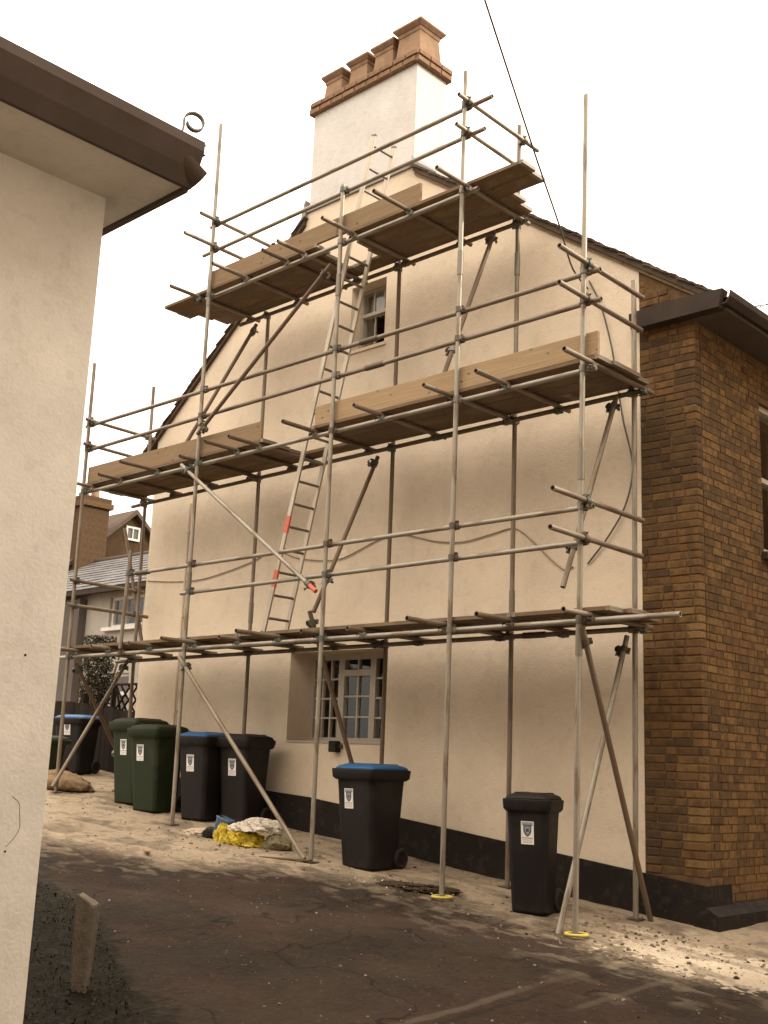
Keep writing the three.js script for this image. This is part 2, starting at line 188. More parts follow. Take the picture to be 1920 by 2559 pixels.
// ------------------------------------------------------------------ the scaffolded house
const house = thing('rendered_house', 'tall cream rendered gable house with brick corner behind the scaffold', 'house');
const roofR = (x) => 6.33 - 0.70 * x, roofL = (x) => 5.90 + 0.83 * (x + 8.18), APX = -4.157;
const roofY = (x) => Math.min(roofR(x), roofL(x));
{
  const LW = [-4.955, -3.3, 1.475, 2.56], UW = [-4.17, -3.562, 6.33, 7.2];
  const hole = ([a, b, c, d]) => [[a, c], [a, d], [b, d], [b, c]];
  const wall = mesh('rendered_wall', prism([[-8.2, 0.2], [0, 0.2], [0, roofR(0) - 0.06], [-3.15, roofR(-3.15) - 0.06], [-3.15, 8.56], [-5.13, 8.56], [-5.13, roofL(-5.13) - 0.06], [-8.2, roofL(-8.2) - 0.02]], -0.46, 0, [hole(LW), hole(UW)]), M.render, house);
  // black painted plinth, stepping down with the ground
  mesh('plinth', prism([[-8.22, 0.3], [-8.22, 1.04], [-4.51, 0.845], [0.012, 0.393], [0.012, -0.25], [-4, 0.1]], 0.002, 0.035), M.plinth, house);
  // left and rear walls close the house
  mesh('side_wall', box(-8.2, -7.74, 0.2, 5.75, -8.5, -0.462), M.render, house);
  mesh('rear_wall', prism([[-7.738, 0.2], [0.3, 0.2], [0.3, 6.0], [APX, roofY(APX) - 0.08], [-7.738, roofL(-7.738) - 0.06]], -8.5, -8.1), M.mortar, house);
  // roof slopes
  const sl = (x0, x1, z0, z1) => prism([[x0, roofY(x0) - 0.05], [x1, roofY(x1) - 0.05], [x1, roofY(x1) + 0.015], [x0, roofY(x0) + 0.015]], z0, z1);
  const roof = mesh('roof', merge([sl(-8.55, APX, -8.7, -0.67), sl(APX, 0.96, -8.7, -0.67), sl(-8.55, -5.135, -0.67, 0.05), sl(-3.145, 0.96, -0.67, 0.05)]), M.roof, house);
  for (const [x0, x1, f] of [[-8.6, APX, roofL], [0.98, APX, roofR]]) {               // tile ends along the verge
    const n = Math.floor(Math.hypot(x1 - x0, f(x1) - f(x0)) / 0.115), an = Math.atan2(f(x1) - f(x0), x1 - x0) * 1;
    const tg = new THREE.BoxGeometry(0.2, 0.014, 0.15);
    for (let i = 0; i < n; i++) {
      const t = (i + 0.5) / n, x = lerp(x0, x1, t); if (x > -5.1 && x < -3.2) continue;
      const o = mesh('verge_tile', tg, M.tile[Math.floor(rnd() * 3)], roof);
      o.position.set(x, f(x) + 0.03 + rr(-0.006, 0.006), 0.0 + rr(-0.012, 0.012)); o.rotation.z = (x0 < x1 ? an - 0.11 : an + Math.PI + 0.11) + rr(-0.03, 0.03);
    }
  }
  mesh('verge_board', prism([[-3.14, roofR(-3.14) - 0.095], [0.7, roofR(0.7) - 0.085], [0.7, roofR(0.7) - 0.052], [-3.14, roofR(-3.14) - 0.052]], 0.002, 0.022), M.timber[0], house);

  // ---- chimney
  const ch = mesh('chimney_stack', box(-5.09, -3.175, 8.3, 10.03, -0.57, -0.002), M.white, house);
  const base = mesh('chimney_base', prism([[-5.13, 7.9], [-3.15, 7.9], [-3.15, 8.56], [-5.13, 8.56]], -0.66, -0.461), M.render, house);
  mesh('ledge', prism([[-5.15, 8.56], [-3.11, 8.56], [-3.19, 8.63], [-5.08, 8.63]], -0.72, 0.03), M.lead, base);
  mesh('flashing', prism([[-3.16, roofR(-3.15) + 0.06], [-2.75, roofR(-2.75) + 0.05], [-2.75, roofR(-2.75) + 0.07], [-3.1, roofR(-3.1) + 0.1], [-3.16, roofR(-3.15) + 0.16]], -0.8, 0.05), M.lead, base);
  mesh('flashing', prism([[-5.12, roofL(-5.12) + 0.06], [-5.4, roofL(-5.4) + 0.05], [-5.4, roofL(-5.4) + 0.1], [-5.2, roofL(-5.2) + 0.12], [-5.15, roofL(-5.15) + 0.3], [-5.12, roofL(-5.12) + 0.3]], -0.8, 0.05), M.lead, base);
  // brick courses at the top: each brick on its own
  const band = mesh('brick_band', box(-5.14, -3.12, 10.032, 10.2, -0.62, 0.048), M.bandBrick, ch);
  const bg = uvBox(new RoundedBoxGeometry(0.205, 0.066, 0.1, 1, 0.006)), bgs = uvBox(new RoundedBoxGeometry(0.1, 0.066, 0.205, 1, 0.006));
  for (let c = 0; c < 2; c++) {
    for (let x = -5.04 + c * 0.05; x < -3.12; x += 0.222) { const o = mesh('brick', bg, rnd() < 0.6 ? M.bandBrick : M.pot, ch); o.position.set(Math.min(x, -3.21), 10.072 + c * 0.082, 0.012 + rr(-0.003, 0.004) + c * 0.012); }
    for (let z = -0.06; z > -0.62; z -= 0.222) { const o = mesh('brick', bgs, rnd() < 0.6 ? M.bandBrick : M.pot, ch); o.position.set(-3.155 + rr(-0.003, 0.004) + c * 0.012, 10.072 + c * 0.082, z); }
  }
  mesh('flaunching', (() => { const g = new THREE.CylinderGeometry(0.7, 1, 0.09, 4, 1); g.rotateY(Math.PI / 4); g.scale(1.36, 1, 0.42); g.translate(-4.13, 10.246, -0.285); return uvBox(g.toNonIndexed()); })(), M.bandBrick, ch);
  const pots = [[-4.87, 0.36, 0.40], [-4.38, 0.36, 0.43], [-3.90, 0.37, 0.43], [-3.42, 0.43, 0.50]];
  pots.forEach(([x, w, h]) => {
    const q = (w0, w1, hh, y) => { const g = new THREE.CylinderGeometry(w1 / 1.4142, w0 / 1.4142, hh, 4, 1); g.rotateY(Math.PI / 4); g.translate(x, y + hh / 2, -0.285); return g.toNonIndexed(); };
    const y = 10.235, g = merge([q(w * 1.12, w * 0.98, 0.06, y), q(w * 0.98, w * 0.86, h * 0.62, y + 0.06), q(w * 0.9, w * 0.96, 0.05, y + 0.06 + h * 0.62)]);
    g.computeVertexNormals(); const p = mesh('chimney_pot', uvBox(g), M.pot, ch);
    const c = merge([q(w * 1.0, w * 1.18, 0.05, y + 0.11 + h * 0.62), q(w * 1.18, w * 1.16, 0.03, y + 0.16 + h * 0.62), q(w * 1.02, w * 0.55, 0.07, y + 0.19 + h * 0.62)]); c.computeVertexNormals();
    mesh('pot_cap', uvBox(c), M.bandBrick, p);
  });

  // ---- lower window, deep in its reveal
  const bars = (list) => merge(list.map(([x0, x1, y0, y1, z0, z1]) => box(x0, x1, y0, y1, z0, z1)));
  const w = new THREE.Group(); w.name = 'casement_window'; house.add(w);
  const zf = -0.4, [a, b, c, d] = LW;
  mesh('frame', bars([[a, b, c, c + 0.075, zf - 0.05, zf + 0.02], [a, b, d - 0.07, d, zf - 0.05, zf + 0.02], [a, a + 0.05, c + 0.075, d - 0.07, zf - 0.05, zf + 0.02], [b - 0.05, b, c + 0.075, d - 0.07, zf - 0.05, zf + 0.02], [-4.475, -4.375, c + 0.075, d - 0.07, zf - 0.05, zf + 0.021], [-3.935, -3.845, c + 0.075, d - 0.07, zf - 0.05, zf + 0.021], [-4.375, -3.935, 2.29, 2.365, zf - 0.05, zf + 0.022]]), M.frame, w);
  const gb = (x0, x1, y0, y1) => { mesh('glazing_bar', box(x0, x1, y0, y1, zf - 0.035, zf + 0.008), M.frame, w); };
  const light = (x0, x1, y0, y1, cols, rows) => {
    for (let i = 1; i < cols; i++) { const x = lerp(x0, x1, i / cols); gb(x - 0.012, x + 0.012, y0, y1); }
    for (let j = 1; j < rows; j++) { const y = lerp(y0, y1, j / rows); for (let i = 0; i < cols; i++) gb(lerp(x0, x1, i / cols) + (i ? 0.012 : 0), lerp(x0, x1, (i + 1) / cols) - (i < cols - 1 ? 0.012 : 0), y - 0.011, y + 0.011); }
    for (let i = 0; i < cols; i++) for (let j = 0; j < rows; j++) { const e = 0.004, p = mesh('pane', new THREE.PlaneGeometry((x1 - x0) / cols - e, (y1 - y0) / rows - e), M.glass, w); p.position.set(lerp(x0, x1, (i + 0.5) / cols), lerp(y0, y1, (j + 0.5) / rows), zf - 0.02); p.rotation.set(rr(-0.012, 0.012), rr(-0.012, 0.012), 0); }
  };
  light(a + 0.05, -4.475, c + 0.075, d - 0.07, 3, 4); light(-4.375, -3.935, c + 0.075, 2.29, 2, 3); light(-4.375, -3.935, 2.365, d - 0.07, 2, 1); light(-3.845, b - 0.05, c + 0.075, d - 0.07, 3, 4);
  mesh('sill', box(a + 0.002, b - 0.002, c + 0.001, c + 0.02, zf + 0.022, 0.02), M.frame, w);
  mesh('room_lining', merge([box(-5.4, -2.9, 1.0, 3.1, -2.2, -2.15), box(-5.4, -5.35, 1.0, 3.1, -2.15, -0.5), box(-2.95, -2.9, 1.0, 3.1, -2.15, -0.5), box(-5.4, -2.9, 3.1, 3.15, -2.2, -0.5)]), M.room, w);

  // ---- upper sash window
  const s = new THREE.Group(); s.name = 'sash_window'; house.add(s);
  const zu = -0.2, [ua, ub, uc, ud] = UW, mid = 6.86;
  mesh('frame', bars([[ua, ub, uc, uc + 0.035, zu - 0.08, zu + 0.02], [ua, ub, ud - 0.04, ud, zu - 0.08, zu + 0.02], [ua, ua + 0.035, uc + 0.035, ud - 0.04, zu - 0.08, zu + 0.02], [ub - 0.035, ub, uc + 0.035, ud - 0.04, zu - 0.08, zu + 0.02]]), M.frame, s);
  mesh('meeting_rail', box(ua + 0.035, ub - 0.035, mid - 0.022, mid + 0.022, zu - 0.06, zu + 0.024), M.frame, s);
  for (const [y0, y1, z] of [[uc + 0.035, mid - 0.022, zu - 0.04], [mid + 0.022, ud - 0.04, zu - 0.01]]) for (let i = 0; i < 3; i++) {
    const x0 = ua + 0.035 + i * (ub - ua - 0.07) / 3, x1 = x0 + (ub - ua - 0.07) / 3;
    if (i) mesh('glazing_bar', box(x0 - 0.009, x0 + 0.009, y0, y1, z - 0.012, z + 0.014), M.frame, s);
    const p = mesh('pane', new THREE.PlaneGeometry(x1 - x0 - 0.004, y1 - y0 - 0.004), M.glass, s); p.position.set((x0 + x1) / 2, (y0 + y1) / 2, z); p.rotation.x = rr(-0.02, 0.02); p.rotation.y = rr(-0.02, 0.02);
  }
  mesh('net_curtain', (() => { const g = new THREE.PlaneGeometry(0.58, 0.32, 60, 1), p = g.attributes.position; for (let i = 0; i < p.count; i++) p.setZ(i, 0.012 * Math.sin(p.getX(i) * 75)); g.computeVertexNormals(); g.translate((ua + ub) / 2, 7.035, zu - 0.13); return g; })(), M.curtain, s);
  mesh('sill', box(ua - 0.03, ub + 0.03, uc - 0.04, uc - 0.002, zu - 0.02, 0.03), M.render, s);
  mesh('room_lining', merge([box(-5.0, -2.9, 5.8, 7.7, -2.2, -2.15), box(-5.0, -4.95, 5.8, 7.7, -2.15, -0.5), box(-2.95, -2.9, 5.8, 7.7, -2.15, -0.5)]), M.room, s);

  // ---- brick corner and street front
  const pier = new THREE.Group(); pier.name = 'brick_corner'; house.add(pier);
  const WZ = [-1.36, -2.46], W1 = [3.5, 5.1], W2 = [0.95, 2.55];
  mesh('mortar_core', merge([prism([[0.002, -0.3], [0.593, -0.3], [0.593, 5.9], [0.52, roofR(0.52) - 0.08], [0.002, roofR(0) - 0.08]], -0.5, -0.008),
    box(0.15, 0.593, -0.3, 5.57, WZ[0], -0.5), box(0.15, 0.593, -0.3, W2[0], WZ[1], WZ[0]), box(0.15, 0.593, W2[1], W1[0], WZ[1], WZ[0]), box(0.15, 0.593, W1[1], 5.57, WZ[1], WZ[0]), box(0.15, 0.593, -0.3, 5.57, -8.5, WZ[1])]), M.mortar, pier);
  const BR = [];                                                    // bricks: x0,x1,z0,z1,y
  const CH = 0.0745, y00 = 0.405;
  for (let k = 0; ; k++) {
    const y = y00 + k * CH; if (y > 6.25) break;
    const h = 0.064;
    // gable face (z = 0), the last brick turns the corner
    let x = 0.006, i = 0; const wl = [[0.155, 0.205, 0.205], [0.05, 0.205, 0.205, 0.1], [0.205, 0.1, 0.205, 0.1], [0.1, 0.205, 0.1, 0.205]][(k * 3 + (k % 5)) % 4];
    while (x < 0.56) { let w = wl[i % wl.length] + rr(-0.014, 0.014); let x1 = Math.min(x + w, 0.6); if (0.6 - x1 < 0.05) x1 = 0.6; if (y + h < roofR(x1) - 0.1 && !(y > 5.56 && y < 5.72)) if (!(y > 5.6 && x1 > 0.53)) BR.push([x, x1, -0.1, 0.0, y, h, 0]); x = x1 + 0.0105; i++; }
    if (y > 5.5) continue;
    if (k < 3) for (let z = -0.1 - 0.1 * (k % 2); z > -2.7; z -= 0.216) BR.push([0.5, 0.6, z - 0.205, z, y - 3 * CH, h, 1]);
    let z = -0.112 - (k % 2) * 0.055, j = k; if (k % 2) BR.push([0.5, 0.6, z + 0.0105, -0.112, y, h, 1]); while (z > -2.75) {
      const w = (j % 2 ? 0.1 : 0.205) + rr(-0.014, 0.014); let z1 = z - w;
      const inW = (yy) => (yy + h > W1[0] && yy < W1[1]) || (yy + h > W2[0] && yy < W2[1]);
      if (inW(y)) { if (z <= WZ[0] + 0.03 && z > WZ[1]) { z = WZ[1]; continue; } if (z > WZ[0] && z1 < WZ[0] + 0.04) z1 = WZ[0]; }
      BR.push([0.5, 0.6, z1, z, y, h, 1]); z = z1 - 0.0105; j++;
    }
  }
  const brickGeo = {};
  const rest = [[], [], []];
  const score = (b) => b[6] ? (b[3] > -1.4 ? 1 + b[3] * 0.3 : -5) : 2;
  BR.sort((p, q) => score(q) - score(p) || p[4] - q[4]);
  BR.forEach((b, i) => {
    const [x0, x1, z0, z1, y, h] = b, dx = rr(-0.004, 0.004), sc = fbm(x1 * 2 + z0 * 2 + 8, y * 0.9 + 3, 401, 3);
    const mi = rnd() < sst(0.45, 0.68, sc) ? (rnd() < 0.5 ? 5 : 4) : sc < 0.42 && rnd() < 0.4 ? 3 : Math.floor(rnd() * 3);
    if (i < 296) {
      const w = Math.round((x1 - x0) * 100) / 100, d = Math.round((z1 - z0) * 100) / 100, key = w + '_' + d;
      brickGeo[key] ??= [0, 1, 2].map(q => { const g = new RoundedBoxGeometry(w, h, d, 1, 0.007); return uvBox(g, q * 0.137, q * 0.21); });
      const o = mesh('brick', brickGeo[key][Math.floor(rnd() * 3)], M.brick[mi], pier);
      o.position.set((x0 + x1) / 2 + (b[6] ? dx : 0), y + h / 2, (z0 + z1) / 2 + (b[6] ? 0 : dx)); o.rotation.z = b[6] ? 0 : rr(-0.02, 0.02); o.rotation.x = b[6] ? rr(-0.015, 0.015) : 0;
    } else { const g = new THREE.BoxGeometry(x1 - x0, h, z1 - z0); g.translate((x0 + x1) / 2 + dx, y + h / 2, (z0 + z1) / 2); rest[mi % 3].push(uvBox(g, rr(0, 1), rr(0, 1))); }
  });
  rest.forEach((l, i) => { const o = mesh('far_brick', merge(l), M.brick[i + (i === 2 ? 2 : 0)], pier); o.userData.kind = 'stuff'; });
  // plinths of the brick corner
  mesh('plinth', prism([[0.014, -0.3], [0.612, -0.3], [0.612, 0.335], [0.014, 0.393]], -0.45, 0.03), M.plinth, house);
  mesh('plinth', prism([[0.5, -0.35], [0.735, -0.35], [0.735, 0.10], [0.60, 0.17], [0.5, 0.17]], -6, 0.05), M.plinth, house);
  // boxed eaves with a return on the gable
  const ea = new THREE.Group(); ea.name = 'eaves'; house.add(ea);
  mesh('eaves_return', prism([[-0.01, 5.575], [0.93, 5.575], [0.95, 5.68], [0.975, 5.75], [0.3, 5.775], [-0.03, 5.74], [-0.03, 5.7]], 0.03, 0.15), M.cornice, ea);
  mesh('soffit', box(0.6, 0.93, 5.57, 5.6, -8.5, 0.028), M.eaves, ea);
  mesh('fascia', box(0.93, 0.955, 5.57, 5.70, -8.5, 0.028), M.eaves, ea);
  mesh('gutter', prism([[0.957, 5.6], [1.0, 5.6], [1.045, 5.66], [1.05, 5.72], [1.04, 5.72], [1.03, 5.67], [0.995, 5.615], [0.957, 5.615]], -8.5, 0.13), M.cornice, ea);
  mesh('white_panel', box(0.535, 0.7, 5.8, 5.86, -0.3, -0.03), M.white, ea);
  // street windows
  for (const [y0, y1] of [W1, W2]) {
    const sw = new THREE.Group(); sw.name = 'street_window'; house.add(sw); const [za, zb] = WZ, xf = 0.5;
    mesh('frame', merge([box(xf - 0.1, xf + 0.05, y0 + 0.002, y0 + 0.06, zb, za), box(xf - 0.1, xf + 0.05, y1 - 0.06, y1 - 0.002, zb, za), box(xf - 0.1, xf + 0.051, y0 + 0.06, y1 - 0.06, za - 0.09, za - 0.001), box(xf - 0.1, xf + 0.051, y0 + 0.06, y1 - 0.06, zb + 0.001, zb + 0.09), box(xf - 0.08, xf + 0.03, (y0 + y1) / 2 - 0.025, (y0 + y1) / 2 + 0.025, zb + 0.09, za - 0.09)]), M.frame, sw);
    for (let i = 0; i < 2; i++) { const p = mesh('pane', new THREE.PlaneGeometry(za - zb - 0.18, (y1 - y0) / 2 - 0.085), M.glass, sw); p.rotation.y = Math.PI / 2; p.position.set(xf - 0.02, lerp(y0, y1, 0.26 + 0.48 * i), (za + zb) / 2); }
    mesh('sill', box(0.52, 0.66, y0 - 0.075, y0 - 0.002, zb - 0.08, za + 0.06), M.cornice, sw);
    mesh('room_lining', box(-0.1, -0.05, y0 - 0.3, y1 + 0.3, zb - 0.6, za + 0.6), M.room, sw);
  }
}
rebase(house, -3.8, 0, -4);

// ------------------------------------------------------------------ scaffold
const scaf = thing('scaffold', 'steel tube scaffold with three timber decks against the cream gable', 'scaffold');
{
  const RO = 0.0247, RI = 0.0205, O = 1.277, I = 0.3;
  let ti = 0;
  function tube(name, a, b, mi, parent = scaf) {
    const A = V3(...a), B = V3(...b), L = A.distanceTo(B), h = L / 2;
    const g = new THREE.LatheGeometry([[0.0005, -h + 0.08], [RI, -h + 0.08], [RI, -h], [RO, -h], [RO, h], [RI, h], [RI, h - 0.08], [0.0005, h - 0.08]].map(p => new THREE.Vector2(...p)), 12);
    const p = g.attributes.position, uv = g.attributes.uv, off = rr(0, 7), offu = rr(0, 1); for (let i = 0; i < p.count; i++) uv.setXY(i, uv.getX(i) * 0.155 + offu, p.getY(i) + off);
    const gg = g.toNonIndexed(); gg.computeVertexNormals();
    // smooth the long side only
    const pp = gg.attributes.position, nn = gg.attributes.normal; for (let i = 0; i < pp.count; i++) { const x = pp.getX(i), z = pp.getZ(i), r = Math.hypot(x, z); if (Math.abs(nn.getY(i)) < 0.5 && r > 0.022) nn.setXYZ(i, x / r, 0, z / r); }
    const o = mesh(name, gg, M.steel[mi ?? (ti++ % 7 < 4 ? 0 : ti % 3 ? 1 : 2)], parent);
    o.position.copy(A.clone().add(B).multiplyScalar(0.5)); o.quaternion.copy(quadY(A, B)); o.userData.ends = null; delete o.userData.ends;
    return o;
  }
  // coupler: two clamps back to back with bolts and nuts
  const clampG = (() => { const a = new THREE.CylinderGeometry(0.034, 0.034, 0.058, 12, 1, true).toNonIndexed(); const flap = new THREE.BoxGeometry(0.028, 0.052, 0.022).toNonIndexed(); flap.translate(0.044, 0, 0); const bolt = new THREE.CylinderGeometry(0.0075, 0.0075, 0.085, 6).toNonIndexed(); bolt.rotateX(Math.PI / 2); bolt.translate(0.05, 0, 0.012); const nut = new THREE.CylinderGeometry(0.015, 0.015, 0.016, 6).toNonIndexed(); nut.rotateX(Math.PI / 2); nut.translate(0.05, 0, 0.045); return merge([a, flap, bolt, nut]); })();
  const cg = { x: null, z: null };
  for (const ax of ['x', 'z']) { const v = clampG.clone(); v.rotateY(ax === 'x' ? 0.7 : -0.8); const h = clampG.clone(); h.rotateZ(Math.PI / 2); if (ax === 'z') h.rotateY(Math.PI / 2); h.translate(ax === 'z' ? -0.052 : 0, 0, ax === 'x' ? -0.052 : 0); const blk = new RoundedBoxGeometry(0.05, 0.05, 0.05, 1, 0.008).toNonIndexed(); blk.translate(ax === 'z' ? -0.026 : 0, 0, ax === 'x' ? -0.026 : 0); cg[ax] = merge([v, h, blk]); }
  cg.xi = cg.x.clone().rotateY(Math.PI); 
  function coupler(parent, x, y, z, kind, tilt = 0) { const o = mesh('coupler', cg[kind], M.coupler[Math.floor(rnd() * 3)], null); o.position.set(x, y + rr(-0.004, 0.004), z); o.rotation.y = rr(-0.08, 0.08); scaf.add(o); parent.attach ? (scaf.updateMatrixWorld(true), parent.attach(o)) : 0; return o; }

  const outer = [[0.214, 7.53, 0.104], [-1.284, 8.424, -1.321], [-3.081, 7.737, -3.053], [-5.508, 9.471, -5.407], [-8.067, 6.68, -7.975]].map(([xt, yt, xb]) => ({ xt, yt, xb, yb: G(xb, O) + 0.012, at(y) { return lerp(this.xb, this.xt, (y - this.yb) / (this.yt - this.yb)); } }));
  const inner = [[0.122, 6.008, 0.077], [-1.307, 8.264, -1.327], [-3.065, 7.14, -3.05], [-5.452, 7.1, -5.398], [-7.994, 6.582, -7.86]].map(([xt, yt, xb]) => ({ xt, yt, xb, yb: G(xb, I) + 0.012, at(y) { return lerp(this.xb, this.xt, (y - this.yb) / (this.yt - this.yb)); } }));
  outer.forEach((s, i) => { s.o = tube('standard', [s.xb, s.yb, O], [s.xt, s.yt, O], [0, 0, 0, 0, 1][i]); });
  inner.forEach((s, i) => { s.o = tube('standard', [s.xb, s.yb, I], [s.xt, s.yt, I], [0, 1, 2, 1, 1][i]); });
  // spigot sleeves where standards are joined end to end
  const sleeve = (s, y, z) => { const g = cyl([s.at(y - 0.13), y - 0.13, z], [s.at(y + 0.13), y + 0.13, z], 0.031, 12); const o = mesh('sleeve', g, M.coupler[1], null); scaf.add(o); s.o.attach(o); };
  scaf.updateMatrixWorld(true);
  sleeve(outer[1], 6.25, O); sleeve(outer[0], 3.9, O); sleeve(outer[3], 7.0, O); sleeve(outer[3], 3.3, O); sleeve(inner[1], 2.9, I); sleeve(inner[1], 6.6, I); sleeve(inner[3], 3.05, I); sleeve(outer[0], 2.36, O); sleeve(outer[2], 6.5, O);

  // ledgers and guard rails along the wall: y at left, y at right, x range, which row
  const runs = [
    ['guard_rail', -5.62, 8.03, -0.96, 8.03, O, 0], ['guard_rail', -5.74, 7.665, -1.05, 7.696, O, 0], ['ledger', -5.6, 7.02, -1.12, 7.045, O, 0],
    ['guard_rail', -8.2, 5.77, 0.33, 5.735, O, 1], ['guard_rail', -8.15, 5.405, 0.34, 5.445, O, 1], ['ledger', -8.2, 4.788, 0.28, 4.80, O, 0],
    ['guard_rail', -6.86, 3.527, 0.25, 3.53, O, 0], ['guard_rail', -5.65, 3.191, 0.2, 3.22, O, 0], ['ledger', -8.3, 2.50, 1.069, 2.534, O, 0],
    ['ledger', -5.98, 7.04, -1.15, 7.048, I, 2], ['ledger', -8.2, 4.77, 0.25, 4.83, I, 2], ['ledger', -8.25, 2.52, 0.25, 2.56, I, 1],
  ];
  for (const [name, x0, y0, x1, y1, z, mi] of runs) {
    const out = z === O, zz = out ? z - 0.052 : z + 0.052; tube(name, [x0, y0, zz], [x1, y1, zz], mi);
    for (const s of out ? outer : inner) { const y = lerp(y0, y1, (s.xb - x0) / (x1 - x0)); const x = s.at(y); if (x < x0 || x > x1 || y > s.yt + 0.03) continue; coupler(s.o, x, y, z, out ? 'x' : 'xi'); }
  }
  { const o = tube('guard_post', [-6.78, 2.56, O], [-6.735, 3.83, O], 1); coupler(o, -6.742, 3.527, O, 'x'); coupler(o, -6.78, 2.5, O, 'x'); }
  // sleeve couplers on ledgers
  for (const [x, y, z] of [[-2.6, 5.747, O - 0.052], [-2.5, 5.43, O - 0.052], [-6.5, 3.525, O - 0.052], [-2.2, 4.81, I + 0.052], [-1.0, 2.556, I + 0.052]]) mesh('sleeve', cyl([x - 0.13, y, z], [x + 0.13, y, z], 0.032, 12), M.coupler[0], scaf);

  // transoms under the decks
  const tr = [[7.09, [[-5.75, 1.69], [-4.79, 1.77], [-4.034, 1.63], [-3.72, 1.67], [-2.9, 1.74], [-2.05, 1.81], [-1.235, 1.75]]],
    [4.85, [[-7.9, 1.5], [-7.19, 1.58], [-6.36, 1.8], [-5.52, 1.5], [-4.73, 1.73], [-4.33, 1.7], [-3.38, 1.72], [-2.36, 1.65], [-1.36, 1.7], [-0.71, 1.71], [0.25, 1.68]]],
    [2.58, [[-7.88, 1.6], [-7.1, 1.5], [-6.2, 1.55], [-5.29, 1.72], [-4.5, 1.5], [-3.8, 1.83], [-3.14, 1.5], [-2.5, 1.46], [-1.4, 1.78], [-0.633, 1.72], [0.225, 1.64]]]];
  for (const [y, l] of tr) for (const [x, z] of l) {
    const o = tube('transom', [x, y + rr(-0.004, 0), z], [x, y + rr(-0.004, 0), 0.17 + rr(0, 0.08)], rnd() < 0.6 ? 2 : 1);
    for (const zz of [O - 0.052, I + 0.052]) { const c = mesh('coupler', cg.z, M.coupler[Math.floor(rnd() * 3)], null); c.scale.set(0.95, 0.8, 0.95); c.position.set(x + 0.005, y - 0.04, zz); c.rotation.z = Math.PI / 2 * 0; scaf.add(c); scaf.updateMatrixWorld(true); o.attach(c); }
  }
  // end guard rails, square to the wall
  for (const [x, y, za, zb, mi] of [[0.215, 3.585, 1.79, 0.34, 1], [0.2, 3.25, 1.8, 0.34, 1], [0.24, 5.80, 1.745, 0.34, 1], [0.235, 5.455, 1.74, 0.36, 1], [-1.235, 8.06, 1.44, 0.05, 0], [-1.24, 7.71, 1.46, 0.2, 0], [-5.44, 8.06, 1.54, 0.25, 0], [-5.44, 7.70, 1.76, 0.1, 0], [-8.0, 5.815, 1.36, 0.2, 1], [-8.0, 5.46, 1.36, 0.22, 1], [-7.96, 3.53, 1.38, 0.2, 1], [-7.95, 3.19, 1.4, 0.1, 1]]) {
    const o = tube('end_rail', [x, y, za], [x, y - 0.02, zb], mi);
    for (const z of [O, I]) if (z > zb + 0.02) { const c = mesh('coupler', cg.z, M.coupler[Math.floor(rnd() * 3)], null); c.position.set(x - 0.01, y - 0.01, z); c.rotation.y = Math.PI; c.position.x -= 0.04; scaf.add(c); scaf.updateMatrixWorld(true); o.attach(c); }
  }
  // braces
  const ends = [
    ['brace', [-5.706, 4.80, 1.33], [-3.13, 3.02, 1.335], 0], ['brace', [-5.45, 2.404, 1.33], [-3.09, 0.30, 1.335], 1], ['brace', [-3.16, 6.76, 1.33], [-5.42, 5.15, 1.333], 2],
    ['brace', [-1.56, 7.03, 0.39], [-1.595, 5.075, 1.17], 2], ['brace', [-3.2, 4.716, 0.40], [-3.342, 2.83, 1.15], 2], ['brace', [-0.03, 4.81, 0.39], [-0.104, 2.85, 1.17], 1], ['brace', [-5.57, 6.93, 0.40], [-5.885, 5.13, 1.17], 2],
    ['brace', [0.185, 2.47, 1.3], [0.19, -0.03, 0.22], 2], ['brace', [0.03, 2.5, 0.33], [-0.02, -0.07, 1.35], 0], ['brace', [-3.31, 2.83, 1.24], [-3.256, 0.42, 0.16], 2], ['brace', [-7.93, 2.52, 0.38], [-7.93, 0.80, 1.36], 1], ['brace', [-7.9, 2.4, 1.2], [-8.2, 1.2, 0.2], 2], ['brace', [-8.5, 4.5, 0.25], [-7.83, 2.79, 0.24], 2]];
  for (const [n, a, b, mi] of ends) { const o = tube(n, a, b, mi), A = V3(...a), B = V3(...b); for (const t of [0.05, b[2] > 1.1 && a[2] < 0.5 && b[1] > 2.6 ? 0.8 : 0.95]) { const p = A.clone().lerp(B, t); if (p.y < G(p.x, p.z) + 0.25 || a[0] < -8.3) continue; const c = mesh('coupler', cg[rnd() < 0.5 ? 'x' : 'z'], M.coupler[Math.floor(rnd() * 3)], null); c.position.copy(p); c.quaternion.copy(quadY(A, B)); scaf.add(c); scaf.updateMatrixWorld(true); o.attach(c); } }
  { const t = scaf.children.find(c => c.name === 'brace'); const o = mesh('painted_end', cyl([-3.25, 3.103, 1.3345], [-3.126, 3.0175, 1.335], 0.0258, 12), M.redPaint, null); scaf.add(o); scaf.updateMatrixWorld(true); t.attach(o); }

  // boards: 225 x 38 mm, laid in four rows on each deck
  const bw = 0.222, bh = 0.038, rows = [1.132, 0.907, 0.682, 0.457];
  let bi = 0;
  const bandG = new RoundedBoxGeometry(0.045, bh + 0.004, bw + 0.004, 1, 0.003);
  const board = (x0, x1, y, z) => { const o = mesh('deck_board', uvBox(new RoundedBoxGeometry(x1 - x0, bh, bw, 1, 0.004), rr(0, 9), rr(0, 3)), M.timber[[1, 2, 1, 2, 1][bi++ % 5]], scaf); o.position.set((x0 + x1) / 2, y + bh / 2 + rr(0, 0.004), z); o.rotation.y = rr(-0.002, 0.002); o.rotation.x = rr(-0.006, 0.006); for (const e of [-1, 1]) mesh('end_band', bandG, M.steel[1], o).position.x = e * ((x1 - x0) / 2 - 0.02); };
  
